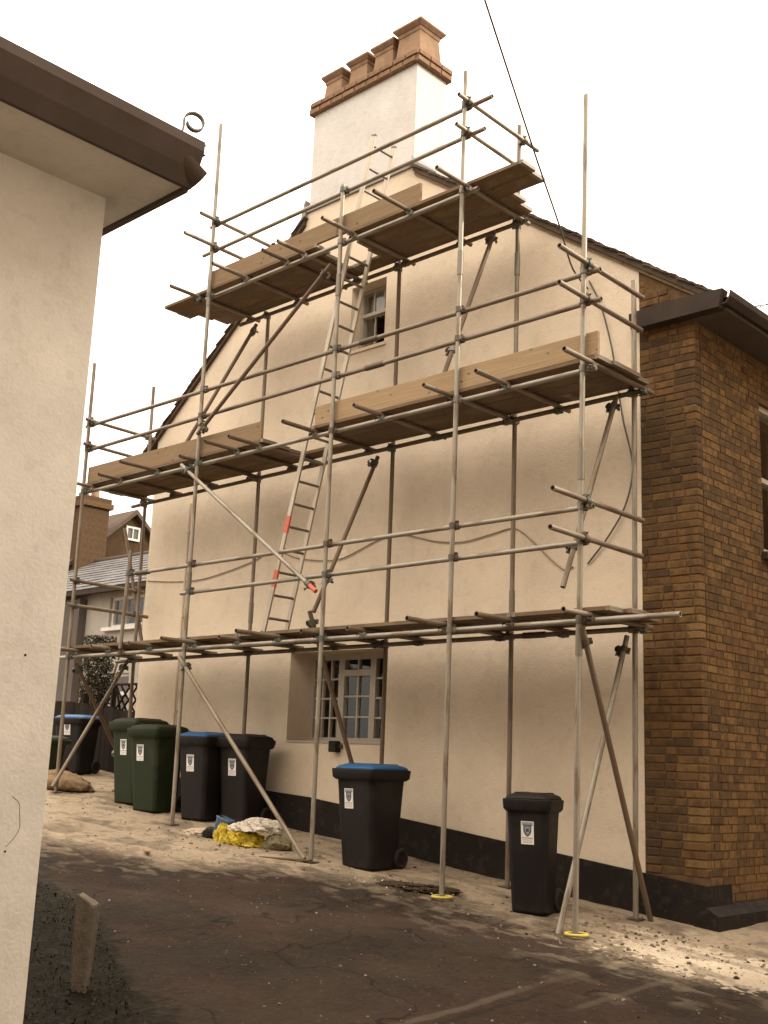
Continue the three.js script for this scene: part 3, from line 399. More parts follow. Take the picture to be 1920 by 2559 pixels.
  const top = 7.117, l2 = 4.877, l1 = 2.607;
  [[-6.50, -3.52], [-6.52, -3.60], [-6.33, -3.66], [-6.27, -3.55]].forEach(([a, b], i) => board(a, b, top, rows[i]));
  [[-3.02, -0.55], [-3.08, -0.60], [-3.12, -1.0], [-3.54, -1.08]].forEach(([a, b], i) => board(a, b, top, rows[i]));
  rows.forEach((z, i) => { if (i < 3) { board(-8.12 + rr(-0.05, 0.05), -4.26 - 0.03 * i, l2, z); board(-3.44, 0.32 + rr(-0.03, 0.03), l2, z); } else { board(-8.1, -4.4, l2, z); board(-4.39, -0.5, l2, z); board(-0.49, 0.3, l2, z); } });
  rows.forEach((z, i) => { const s = [-4.5, -4.15, -4.6, -4.3][i], u = [-0.62, -0.3, -0.75, -0.4][i]; board(-8.2 + rr(-0.1, 0.1), s, l1, z); board(s + 0.012, u, l1, z); board(u + 0.012, [0.42, 0.5, 0.46, 0.38][i], l1, z); });
  const toe = (x0, x1, y, tilt = 0, tm = 0) => { const o = mesh('toe_board', uvBox(new RoundedBoxGeometry(x1 - x0, 0.225, 0.036, 1, 0.004), rr(0, 9), rr(0, 3)), M.timber[tm ?? 0], scaf); o.position.set((x0 + x1) / 2, y + 0.1135, 1.214); o.rotation.z = tilt; };
  toe(-5.60, -3.2, top + bh + 0.004, 0.002); toe(-3.19, -1.92, top + bh + 0.004); toe(-8.03, -4.32, l2 + bh + 0.004); toe(-3.40, 0.305, l2 + bh + 0.004, 0.002, 3);
  // yellow plastic base plates and small steel ones
  for (const i of [0, 1]) { const s = outer[i]; const g = new THREE.TorusGeometry(0.085, 0.016, 8, 24); g.rotateX(Math.PI / 2); g.scale(1, 0.8, 1); const o = mesh('base_plate', g, M.yellow, scaf); o.position.set(s.xb + 0.045, s.yb + 0.004, O + 0.05); o.userData.label = 'yellow plastic ring at the foot of a pole'; }
  for (const s of [...outer, ...inner]) { const z = outer.includes(s) ? O : I; mesh('foot_plate', box(s.xb - 0.06, s.xb + 0.06, s.yb - 0.02, s.yb - 0.001, z - 0.06, z + 0.06), M.coupler[0], scaf); }
}
rebase(scaf, -3.9, 0.3, 0.8);

// ------------------------------------------------------------------ ladder
{
  const l = thing('ladder', 'long aluminium ladder rising through the scaffold decks', 'ladder');
  const y0 = 2.655, y1 = 8.47, X = (y) => lerp(-4.385, -2.94, (y - 2.7) / (8.47 - 2.7));
  for (const z of [0.95, 0.61]) {
    const A = V3(X(y0), y0, z), B = V3(X(y1 - (z < 0.9 ? 0 : 0)), y1, z), L = A.distanceTo(B);
    const g = new RoundedBoxGeometry(0.062, L, 0.026, 1, 0.005); const o = mesh('rail', g, M.alu, l); o.position.copy(A.clone().add(B).multiplyScalar(0.5)); o.quaternion.copy(quadY(A, B));
    const f = mesh('end_cap', new RoundedBoxGeometry(0.078, 0.05, 0.036, 1, 0.008), M.rubber, o); f.position.set(0, -L / 2 + 0.02, 0); const t = mesh('end_cap', new RoundedBoxGeometry(0.072, 0.03, 0.034, 1, 0.008), M.rung, o); t.position.set(0, L / 2, 0);
    if (z > 0.9) for (const y of [3.3, 3.92]) { const c = mesh('red_tape', new THREE.BoxGeometry(0.0645, 0.2, 0.0285), M.redPaint, o); c.position.set(0, (y - (y0 + y1) / 2) * L / (y1 - y0), 0); }
  }
  for (let y = 2.85; y < 8.4; y += 0.262) mesh('rung', cyl([X(y), y, 0.625], [X(y), y, 0.935], 0.016, 10), M.rung, l);
  rebase(l, -4.385, 2.66, 0.78);
}

// ------------------------------------------------------------------ wheelie bins
const stickerTex = (() => {
  const c = document.createElement('canvas'); c.width = 128; c.height = 208; const x = c.getContext('2d');
  x.fillStyle = '#d9d4cc'; x.fillRect(0, 0, 128, 208); x.fillStyle = '#8d8b87'; x.fillRect(8, 8, 112, 30);
  x.fillStyle = '#56575a'; x.beginPath(); x.moveTo(22, 30); x.lineTo(106, 30); x.lineTo(104, 90); x.quadraticCurveTo(96, 124, 64, 140); x.quadraticCurveTo(32, 124, 24, 90); x.closePath(); x.fill();
  x.fillStyle = '#83868a'; x.beginPath(); x.moveTo(64, 44); x.lineTo(92, 48); x.lineTo(88, 90); x.quadraticCurveTo(80, 112, 64, 122); x.quadraticCurveTo(48, 112, 40, 90); x.lineTo(36, 48); x.closePath(); x.fill();
  x.fillStyle = '#4a4b4f'; x.fillRect(50, 66, 28, 30); x.fillRect(10, 148, 108, 6);
  x.fillStyle = '#77746f'; for (let j = 0; j < 3; j++) for (let i = 0; i < 9; i++) x.fillRect(14 + i * 11 + (j * 5) % 7, 164 + j * 13, 7, 6);
  const t = new THREE.CanvasTexture(c); t.colorSpace = THREE.SRGBColorSpace; return t;
})();
const stickerMat = mat({ map: stickerTex, roughness: 0.45 });
function loft(rings, closeTop = true, closeBot = true) {         // rounded-rectangle rings [y, w, d, cz, r]
  const N = 24, pos = [], idx = [];
  const ring = ([y, w, d, cz, r]) => { for (let q = 0; q < 4; q++) for (let k = 0; k < 6; k++) { const a = (q + k / 5) * Math.PI / 2, sx = [1, -1, -1, 1][q], sz = [1, 1, -1, -1][q]; pos.push(sx * (w / 2 - r) + Math.cos(a) * r, y, cz + sz * (d / 2 - r) + Math.sin(a) * r); } };
  rings.forEach(ring);
  for (let j = 0; j < rings.length - 1; j++) for (let i = 0; i < N; i++) { const a = j * N + i, b = j * N + (i + 1) % N; idx.push(a, a + N, b, b, a + N, b + N); }
  const cap = (j, flip) => { const c = pos.length / 3, [y, , , cz] = rings[j]; pos.push(0, y, cz); for (let i = 0; i < N; i++) { const a = j * N + i, b = j * N + (i + 1) % N; flip ? idx.push(c, a, b) : idx.push(c, b, a); } };
  if (closeBot) cap(0, true); if (closeTop) cap(rings.length - 1, false);
  let g = new THREE.BufferGeometry(); g.setAttribute('position', new THREE.Float32BufferAttribute(pos, 3)); g.setIndex(idx); g.computeVertexNormals(); g.setAttribute('uv', new THREE.Float32BufferAttribute(new Float32Array(pos.length / 3 * 2), 2));
  return uvBox(g);
}
function bin(label, x, z, turn, { w = 0.58, d = 0.72, h = 0.96, body = M.binDark, lid = M.lidDark, sticker = [0, 0.66], plain = false } = {}) {
  const g = thing('wheelie_bin', label, 'wheelie bin', [x, G(x, z) - 0.004, z], turn, 'wheelie bins beside the scaffolded house');
  const bw = w * 0.80, bd = d * 0.70, rim = h;
  mesh('body', loft([[0.0, bw * 0.96, bd * 0.96, -0.02, 0.05], [0.03, bw, bd, -0.02, 0.055], [h * 0.84, w * 0.94, d * 0.90, 0.0, 0.06], [h * 0.90, w * 0.955, d * 0.92, 0.0, 0.06], [h * 0.905, w * 0.99, d * 0.98, 0, 0.055], [rim, w, d, 0.0, 0.055]], true), body, g);
  mesh('rim', loft([[h * 0.90, w * 0.98, d * 0.97, 0.0, 0.05], [h * 0.925, w * 1.08, d * 1.06, 0.0, 0.05], [rim + 0.008, w * 1.11, d * 1.09, 0.0, 0.05], [rim + 0.014, w * 1.08, d * 1.06, 0, 0.05], [rim + 0.004, w * 1.0, d * 0.98, 0, 0.05]], false, false), body, g);
  const L = mesh('lid', loft([[rim + 0.005, w * 1.03, d * 1.02, -0.01, 0.06], [rim + 0.026, w * 1.03, d * 1.02, -0.012, 0.065], [rim + 0.046, w * 0.95, d * 0.94, -0.02, 0.07], [rim + 0.062, w * 0.78, d * 0.78, -0.02, 0.08], [rim + 0.07, w * 0.4, d * 0.45, -0.02, 0.06]]), lid, g);
  for (const s of [-1, 1]) mesh('lid_rib', (() => { const q = new RoundedBoxGeometry(0.05, 0.02, d * 0.7, 1, 0.008); q.translate(s * w * 0.28, rim + 0.062, -0.02); return q; })(), lid, L);
  mesh('handle', merge([cyl([-w * 0.36, rim - 0.015, -d / 2 - 0.075], [w * 0.36, rim - 0.015, -d / 2 - 0.075], 0.016, 10), ...[-1, 0, 1].map(s => { const q = new RoundedBoxGeometry(0.045, 0.06, 0.11, 1, 0.01); q.translate(s * w * 0.36, rim - 0.018, -d / 2 - 0.03); return q; })]), body, g);
  mesh('axle_housing', (() => { const q = new RoundedBoxGeometry(bw * 0.86, 0.14, 0.12, 1, 0.02); q.translate(0, 0.11, -bd / 2 - 0.03); return q; })(), body, g);
  for (const s of [-1, 1]) { const wh = mesh('wheel', (() => { const q = new THREE.TorusGeometry(0.078, 0.024, 10, 24); q.rotateY(Math.PI / 2); return q; })(), M.rubber, g); wh.position.set(s * (bw / 2 + 0.012), 0.104, -bd / 2 - 0.045);
    mesh('hub', (() => { const q = new THREE.CylinderGeometry(0.066, 0.066, 0.03, 18); q.rotateZ(Math.PI / 2); return q; })(), M.lidDark, wh); }
  // front faces lean outward a little
  const yb = 0.03, yt = h * 0.84, zb = -0.02 + bd / 2, zt = d * 0.45, ang = Math.atan2(zt - zb, yt - yb), sy = sticker[1];
  const st = mesh('sticker', new THREE.BoxGeometry(0.118, 0.195, 0.002), stickerMat, g); st.position.set(sticker[0], sy, lerp(zb, zt, (sy - yb) / (yt - yb)) + 0.0035); st.rotation.x = ang;
  return g;
}
bin('narrow dark brown wheelie bin standing alone at the right by the brick corner', -0.56, 0.95, 0.27, { w: 0.41, d: 0.38, h: 0.95, sticker: [0.01, 0.68] });
bin('large dark wheelie bin with blue lid under the lower window', -2.66, 0.86, 0.02, { w: 0.54, d: 0.56, h: 0.96, lid: M.lidBlue, sticker: [-0.07, 0.68] });
bin('dark wheelie bin nearest the rubbish heap, right of the pair with a blue lid', -5.12, 0.50, 0.16, { w: 0.48, d: 0.50, h: 0.98 });
bin('dark wheelie bin with faded blue lid behind the scaffold pole', -5.58, 0.74, 0.16, { w: 0.48, d: 0.52, h: 0.96, lid: M.lidBlue, sticker: [-0.02, 0.66] });
bin('green wheelie bin with green lid left of the blue lidded pair', -6.33, 0.90, 0.16, { w: 0.50, d: 0.56, h: 0.98, body: M.binGreen, lid: M.lidGreen, sticker: [-0.05, 0.70] });
bin('dull green wheelie bin mostly hidden behind the brighter green bin', -6.90, 0.80, 0.1, { w: 0.50, d: 0.55, h: 1.0, body: M.binGreen, lid: M.lidGreen, sticker: [0.0, 0.70] });
bin('far dark wheelie bin with bright blue lid by the wooden fence', -9.8, -0.08, 0.3, { w: 0.54, d: 0.5, h: 0.80, lid: M.lidBlue });
bin('far green wheelie bin at the left end of the scaffold', -9.25, 0.78, 0.2, { w: 0.5, d: 0.5, h: 0.55, body: M.binGreen, lid: M.lidGreen });

// ------------------------------------------------------------------ rubbish, heaps, stones
function blob(rx, ry, rz, s, amp, fold = 0.1, flat = 0.25) {
  const g0 = new THREE.IcosahedronGeometry(1, 14), p = g0.attributes.position, v = V3();
  for (let i = 0; i < p.count; i++) { v.fromBufferAttribute(p, i); const n = fbm(v.x * 1.6 + 9 + v.z, v.y * 1.6 + 9 - v.z * 0.7, s, 3) - 0.5, f = Math.abs(fbm(v.x * 4 + 30 + v.y * 2, v.z * 4 + 30 + v.y, s + 7, 3) - 0.5) * 2; const k = 1 + amp * n * 2 - fold * f; let y = v.y * k; if (y < -flat) y = -flat; p.setXYZ(i, v.x * k * rx, (y + flat) * ry, v.z * k * rz); }
  g0.computeVertexNormals(); return uvBox(g0);
}
function put(o, x, z, dy = -0.01, turn = 0) { o.position.set(x, G(x, z) + dy, z); o.rotation.y = turn; return o; }
const bagY = mat({ map: tex(256, 256, (u, v) => { const n = 0.6 + 0.7 * fbm(u * 6, v * 6, 501, 4, 6, 6), s = sst(0.6, 0.7, fbm(u * 5, v * 5, 503, 4, 5, 5)) * 0.3; return [lerp(0.5 * n, 0.13, s), lerp(0.37 * n, 0.1, s), lerp(0.035 * n, 0.03, s)]; }, { rep: [2, 2] }), roughness: 0.4 });
put(single('rubbish_bag', 'yellow plastic rubbish bag lying beside the dark bins', 'bag', blob(0.27, 0.16, 0.17, 601, 0.35, 0.6), bagY), -4.1, 1.28, -0.01, 0.5);
put(single('rubbish_bag', 'small crumpled yellow bag between the blue tub and the white sack', 'bag', blob(0.11, 0.16, 0.11, 602, 0.35, 0.6), bagY), -4.35, 1.36, -0.01, 0.2);
put(single('sack', 'torn off-white sack slumped on top of the yellow bag', 'sack', blob(0.29, 0.125, 0.2, 603, 0.3, 0.5, 0.12), mat({ map: T.white, color: rgb(0.8, 0.74, 0.66), roughness: 0.9 })), -4.0, 1.2, 0.15, 0.45);
put(single('sack', 'flattened grey sack at the right of the yellow bag', 'sack', blob(0.17, 0.12, 0.13, 604, 0.3, 0.3), mat({ color: rgb(0.16, 0.13, 0.07), roughness: 0.8 })), -3.78, 1.12, -0.01, 0.3);
put(single('sack', 'pale folded sack lying flat in front of the bins', 'sack', blob(0.26, 0.06, 0.14, 605, 0.3, 0.3), mat({ color: rgb(0.36, 0.28, 0.2), roughness: 0.95 })), -4.78, 1.32, -0.01, 0.2);
{ const t = thing('tub', 'small blue tub tipped against the yellow bag', 'tub', [-4.46, G(-4.46, 1.32) + 0.005, 1.32], 0.5);
  const b = mesh('body', loft([[0, 0.13, 0.13, 0, 0.03], [0.2, 0.17, 0.17, 0, 0.035], [0.205, 0.155, 0.155, 0, 0.03], [0.03, 0.11, 0.11, 0, 0.03]], true), mat({ color: rgb(0.06, 0.105, 0.17), roughness: 0.55 }), t); b.rotation.z = -0.35; b.position.set(-0.02, 0.03, 0); const r = mesh('rim', loft([[0.19, 0.175, 0.175, 0, 0.035], [0.2, 0.182, 0.182, 0, 0.035], [0.21, 0.175, 0.175, 0, 0.035]], false, false), mat({ color: rgb(0.12, 0.16, 0.22), roughness: 0.5 }), b); }
put(single('black_bag', 'small black bag beside the blue tub', 'bag', blob(0.09, 0.1, 0.08, 606, 0.3, 0.3), mat({ color: rgb(0.02, 0.018, 0.016), roughness: 0.35 })), -4.6, 1.36);
put(single('soil_heap', 'brown heap of soil at the left end of the scaffold', 'heap', blob(0.55, 0.26, 0.35, 607, 0.35, 0.15, 0.1), M.soil), -8.45, 0.95, -0.03, 0.2);
put(single('debris_heap', 'low heap of dark wet debris in front of the blue lidded bin', 'debris', blob(0.42, 0.07, 0.2, 608, 0.5, 0.5, 0.25), mat({ map: M.soil.map, color: rgb(0.22, 0.2, 0.18), bumpMap: T.renderBump, bumpScale: 0.02, roughness: 0.8 })), -1.7, 1.22, -0.03, 0.25);
function scatter(name, label, geo, m, n, fn) {
  const o = new THREE.InstancedMesh(geo, m, n); o.name = name; o.userData = { label, category: name.replace(/_/g, ' '), kind: 'stuff' }; o.castShadow = o.receiveShadow = true;
  const q = new THREE.Matrix4(), e = new THREE.Euler(), c = new THREE.Color();
  for (let i = 0; i < n; i++) { const [x, z, s, col, lift = 0] = fn(i); e.set(rr(-0.5, 0.5), rr(0, 6.28), rr(-0.5, 0.5)); q.compose(V3(x, G(x, z) + lift, z), new THREE.Quaternion().setFromEuler(e), V3(s * rr(0.7, 1.3), s * rr(0.4, 0.9), s * rr(0.7, 1.3))); o.setMatrixAt(i, q); o.setColorAt(i, c.setRGB(...col)); }
  scene.add(o); return o;
}
const stoneG = (() => { const g = new THREE.IcosahedronGeometry(1, 1), p = g.attributes.position; for (let i = 0; i < p.count; i++) { const k = 0.8 + 0.4 * hash(Math.round(p.getX(i) * 40), Math.round(p.getY(i) * 40) + Math.round(p.getZ(i) * 90), 5); p.setXYZ(i, p.getX(i) * k, p.getY(i) * k, p.getZ(i) * k); } g.computeVertexNormals(); return g; })();
scatter('rubble', 'crumbs of mortar and small stones scattered over the yard', stoneG, mat({ color: 0xffffff, roughness: 0.95 }), 2600, (i) => {
  let x = rr(-8.5, 2), z = 0.1 + Math.pow(rnd(), 1.3) * 4.6; if (i < 420) { x = rr(-0.1, 1.5); z = rr(0.5, 1.7); } else if (i < 700) { x = rr(-5.2, -3.2); z = rr(0.9, 2.4); }
  const k = rr(0.5, 1.1), s = (0.003 + 0.016 * Math.pow(rnd(), 4)) * (z > 1.8 ? 0.6 : 1); return [x, z, s, rnd() < 0.8 ? [0.19 * k, 0.145 * k, 0.1 * k] : [0.06 * k, 0.045 * k, 0.03 * k], s * 0.2]; });
const leafG = (() => { const s = new THREE.Shape(); s.moveTo(-1, 0); s.quadraticCurveTo(-0.3, 0.55, 1, 0); s.quadraticCurveTo(-0.3, -0.55, -1, 0); const g = new THREE.ShapeGeometry(s, 4); g.rotateX(-Math.PI / 2); const p = g.attributes.position; for (let i = 0; i < p.count; i++) p.setY(i, 0.25 * p.getX(i) * p.getX(i)); g.computeVertexNormals(); return g; })();
scatter('leaf_litter', 'dead leaves and scraps caught round the post and the debris', leafG, mat({ color: 0xffffff, roughness: 0.8, side: THREE.DoubleSide }), 900, (i) => {
  let x, z; if (i < 520) { x = rr(-2.9, 0.6); z = 4.5 + (x + 2.44) * 0.75 + rr(-0.5, 1.4); } else if (i < 700) { x = -1.7 + rr(-0.6, 0.5); z = 1.25 + rr(-0.2, 0.28); } else { x = rr(-8, 1.6); z = rr(0.3, 4); }
  const k = rr(0.4, 1); return [x, z, rr(0.008, 0.02), i < 700 && i >= 520 && rnd() < 0.2 ? [0.6, 0.56, 0.48] : [0.03 * k, 0.022 * k, 0.009 * k], 0.008 + (i >= 520 && i < 700 ? 0.035 * rnd() : 0)]; });
{ const n = 5200, o = new THREE.InstancedMesh(leafG, mat({ color: 0xffffff, roughness: 0.8, side: THREE.DoubleSide }), n); o.name = 'ground_cover'; o.userData = { label: 'dark scrubby ground cover round the concrete post at the lower left', category: 'ground cover', kind: 'stuff' };
  const q = new THREE.Matrix4(), c = new THREE.Color(), e = new THREE.Euler();
  for (let i = 0; i < n; i++) { const x = rr(-3.3, 0.8), bz = 4.05 + Math.max(0, x + 2.6) * 0.46, z = bz + 0.12 + Math.pow(rnd(), 1.2) * 1.7, hgt = 0.13 * Math.pow(fbm(x * 4 + 20, z * 4 + 20, 905, 3), 1.5); e.set(rr(-1, 1), rr(0, 6.28), rr(-1, 1)); q.compose(V3(x, G(x, z) + hgt * rnd(), z), new THREE.Quaternion().setFromEuler(e), V3(1, 1, 1).multiplyScalar(rr(0.008, 0.022))); o.setMatrixAt(i, q); const k = rr(0.4, 1.1); o.setColorAt(i, c.setRGB(0.02 * k, 0.0165 * k, 0.006 * k)); }
  scene.add(o); }
// old concrete post standing in the bed
{ const m = mat({ map: tex(256, 256, (u, v) => { const k = 0.6 + 0.7 * fbm(u * 12, v * 12, 701, 4, 12, 12), s = sst(0.54, 0.66, fbm(u * 4, v * 4, 703, 4, 4, 4)) * 0.7; return [lerp(0.125 * k, 0.045, s), lerp(0.1 * k, 0.036, s), lerp(0.074 * k, 0.022, s)]; }, { rep: [2, 2] }), bumpMap: T.renderBump, bumpScale: 0.006, roughness: 0.95 });
  const g = new RoundedBoxGeometry(0.105, 0.62, 0.095, 4, 0.012), p = g.attributes.position;
  for (let i = 0; i < p.count; i++) { const x = p.getX(i), y = p.getY(i), z = p.getZ(i), t = y / 0.62 + 0.5, d = 0.012 * (fbm(x * 20 + 30, y * 12 + z * 14 + 30, 711, 3) - 0.5), w = 0.9 + 0.35 * t; p.setXYZ(i, x * w + d, y - (t > 0.9 ? 0.06 * sst(-0.02, 0.03, x) + 0.02 * hash(Math.round(x * 300), Math.round(z * 300), 3) : 0), z * w + d); }
  g.translate(0, 0.31, 0); g.computeVertexNormals(); const o = single('concrete_post', 'short weathered concrete post with a chipped top at the lower left', 'post', uvBox(g), m); o.position.set(-0.695, G(-0.695, 5.36) - 0.06, 5.36); o.rotation.y = 0.75; o.rotation.z = -0.02; }
// pale plank offcuts in the dust
for (const [x, z, L, t, lab] of [[-4.22, 2.45, 0.5, -0.55, 'pale timber offcut lying in the dust left of the rubbish'], [-3.25, 1.45, 0.55, 0.5, 'dark lath lying in front of the yellow bag']]) { const o = single('timber_offcut', lab, 'timber', uvBox(new RoundedBoxGeometry(L, 0.018, 0.05, 1, 0.004)), x < -4 ? M.timber[3] : M.timber[2]); put(o, x, z, 0.012, t); }

// ------------------------------------------------------------------ cables, lamp, aerial
single('overhead_cable', 'thin overhead cable dropping from the sky to the gable', 'cable', wire([[1.7, 8.55, 6.4], [0.95, 7.95, 4.5], [0.354, 7.498, 3.0], [0.078, 7.285, 2.3], [-0.204, 6.94, 1.5], [-0.446, 6.587, 0.75], [-0.582, 6.313, 0.3], [-0.6, 6.22, 0.012]], 0.0095, 90), M.cable);
single('wall_cable', 'dark cable hanging down the gable near the right corner', 'cable', wire([[-0.58, 6.3, 0.02], [-0.436, 6.0, 0.035], [-0.30, 5.5, 0.04], [-0.248, 5.2, 0.045], [-0.171, 4.7, 0.04], [-0.073, 4.185, 0.03], [-0.154, 3.824, 0.035], [-0.33, 3.55, 0.04], [-0.6, 3.28, 0.02]], 0.009, 90), M.cable);
single('wall_cable', 'brown cable looping in swags across the middle of the gable', 'cable', wire([[-8.15, 3.72, 0.014], [-7.4, 3.65, 0.02], [-6.804, 3.642, 0.02], [-5.835, 3.778, 0.02], [-5.383, 3.888, 0.014], [-4.928, 3.754, 0.02], [-4.4, 3.67, 0.02], [-4.091, 3.674, 0.02], [-3.406, 3.857, 0.014], [-3.112, 3.852, 0.014], [-2.6, 3.72, 0.02], [-2.209, 3.675, 0.02], [-1.8, 3.72, 0.02], [-1.52, 3.745, 0.014], [-1.273, 3.577, 0.02], [-1.0, 3.33, 0.02], [-0.86, 3.24, 0.015], [-0.78, 3.27, 0.012]], 0.008, 200), M.cableWall);
{ const p = thing('downpipe', 'thin pale pipe running down the gable behind the left poles', 'pipe', [-7.22, 1.25, 0.0]);
  mesh('pipe', cyl([-0.0, 0, 0.036], [0.0, 3.5, 0.036], 0.017, 10), M.render, p); mesh('pipe_shoe', cyl([0, -0.28, 0.036], [0, 0.0, 0.036], 0.024, 10), M.rubber, p); for (const y of [0.6, 1.9, 3.1]) mesh('clip', box(-0.03, 0.03, y - 0.015, y + 0.015, 0.001, 0.055), M.render, p); }
{ const l = thing('wall_lamp', 'small dark box lamp fixed below the lower window', 'lamp', [-4.05, 1.36, 0]);
  mesh('housing', (() => { const g = new RoundedBoxGeometry(0.115, 0.13, 0.1, 2, 0.012); g.translate(0, 0.075, 0.052); return g; })(), M.rubber, l); mesh('bracket', box(-0.09, -0.058, 0.06, 0.1, 0.001, 0.04), M.coupler[0], l); mesh('bracket', box(0.058, 0.09, 0.06, 0.1, 0.001, 0.04), M.coupler[0], l); }
{ const a = thing('television_aerial', 'small television aerial behind the eaves at the right edge', 'aerial', [-0.2, 6.55, -4.0]);
  mesh('mast', cyl([0, -0.2, 0], [0, 0.9, 0], 0.014, 8), M.lead, a); mesh('boom', cyl([-0.6, 0.82, 0.02], [0.5, 0.72, 0.02], 0.009, 8), M.lead, a);
  for (let i = 0; i < 11; i++) { const t = i / 10, x = lerp(-0.58, 0.48, t), y = lerp(0.82, 0.724, t); mesh('element', cyl([x, y, -0.17], [x, y + 0.03, 0.2], 0.006, 6), M.lead, a); } 
  for (let i = 0; i < 4; i++) mesh('element', cyl([0.45, 0.6 + i * 0.08, -0.15], [0.45, 0.6 + i * 0.08, 0.19], 0.006, 6), M.lead, a); }

// ------------------------------------------------------------------ neighbour's house at the left
{
  const h = thing('neighbour_house', 'pale rendered neighbouring house corner with dark eaves at the left edge', 'house');
  const xb = 1.0, zb = 6.71, gy = -0.75;
  mesh('rendered_wall', merge([box(xb - 0.4, xb, gy, 3.94, zb, 17), box(-6.5, xb - 0.4, gy, 3.94, zb, zb + 0.4), box(-6.5, xb - 0.4, gy, 3.94, 16.6, 17), box(-6.5, -6.1, gy, 3.94, zb + 0.4, 16.6)]), M.renderLeft, h);
  const ea = new THREE.Group(); ea.name = 'eaves'; h.add(ea);
  mesh('soffit', merge([box(xb - 0.1, 1.40, 3.935, 3.96, zb - 0.17, 17.4), box(-6.9, xb - 0.1, 3.935, 3.96, zb - 0.17, zb + 0.3)]), mat({ map: T.renderLeft }), ea);
  mesh('fascia', merge([prism([[1.402, 3.925], [1.425, 3.925], [1.47, 4.0], [1.51, 4.09], [1.51, 4.14], [1.402, 4.14]], zb - 0.2, 17.4), box(-6.9, 1.401, 3.915, 4.05, zb - 0.2, zb - 0.172)]), M.eaves, ea);
  // hipped roof
  const e = 4.135, A = [1.5, e, zb - 0.22], B = [1.5, e, 17.5], Cc = [-7, e, 17.5], D = [-7, e, zb - 0.22], p = 0.52, rh = 4.25 * p, R1 = [-2.75, e + rh, zb - 0.22 + 4.25], R2 = [-2.75, e + rh, 13.2];
  const tri = []; const q = (...l) => l.forEach(v => tri.push(...v)); q(A, R1, B, B, R1, R2, D, R1, A, B, R2, Cc, Cc, R2, D, D, R2, R1);
  const low = tri.map((v, i) => i % 3 === 1 ? v - 0.05 : v); const rg = new THREE.BufferGeometry(); rg.setAttribute('position', new THREE.Float32BufferAttribute([...tri, ...low], 3)); rg.computeVertexNormals();
  const roof = mesh('roof', uvBox(rg), M.roof, h);
  const tg = new THREE.CylinderGeometry(0.075, 0.085, 0.34, 14, 1, true, -Math.PI / 2, Math.PI); tg.rotateX(Math.PI / 2); tg.translate(0, -0.03, 0);     // round tile, axis z
  for (let i = 0; i < 4; i++) { const o = mesh('eaves_tile', tg, M.tile[i % 3], roof); o.position.set(1.41 - i * 0.17, e - 0.03, zb - 0.1); o.rotation.x = -0.48; }
  const hipDir = V3(...R1).sub(V3(...A)).normalize();
  for (let i = 1; i < 16; i++) { const g = new THREE.CylinderGeometry(0.045, 0.055, 0.34, 12); const o = mesh('hip_tile', g, M.tile[(i + 1) % 3], roof); o.position.copy(V3(...A)).addScaledVector(hipDir, 0.14 + i * 0.3); o.position.y -= 0.03; o.quaternion.setFromUnitVectors(V3(0, 1, 0), hipDir); }
  const pts = []; pts.push([-0.02, -0.03], [0.0, 0.03]); for (let i = 0; i <= 26; i++) { const a = Math.PI * 0.95 - i / 26 * Math.PI * 1.9, r = 0.052 - 0.016 * i / 26; pts.push([0.052 + Math.cos(a) * r, 0.075 + Math.sin(a) * r]); }
  const dir = V3(0.35, 0, -0.94); const ctr = V3(1.47, 4.15, 6.615);
  { const cu = new THREE.CatmullRomCurve3(pts.map(([a, b]) => V3(a, b, 0))), P = cu.getPoints(70), up = [], dn = []; P.forEach((p, i) => { const t = cu.getTangent(i / 70), n = V3(-t.y, t.x, 0).multiplyScalar(0.0038); up.push([p.x + n.x, p.y + n.y]); dn.push([p.x - n.x, p.y - n.y]); });
    const g = prism([...up, ...dn.reverse()], -0.013, 0.013); g.rotateY(Math.atan2(-dir.z, dir.x)); g.translate(ctr.x, ctr.y, ctr.z); mesh('hip_iron', g, M.lead, roof); }
  // hairline crack with a nail hole
  mesh('crack', wire([[1.0, 1.077, 6.869], [1.0, 1.05, 6.835], [1.0, 1.0, 6.826], [1.0, 0.943, 6.821], [1.0, 0.9, 6.845], [1.0, 0.868, 6.876]], 0.0018, 30), mat({ color: rgb(0.3, 0.25, 0.2) }), h);
  mesh('nail_hole', cyl([0.998, 1.678, 6.88], [1.0015, 1.678, 6.88], 0.006, 8), M.dark, h); mesh('nail_hole', cyl([0.998, 0.85, 6.876], [1.0015, 0.85, 6.876], 0.005, 8), M.dark, h);
  rebase(h, -2.8, 0, 12);
}

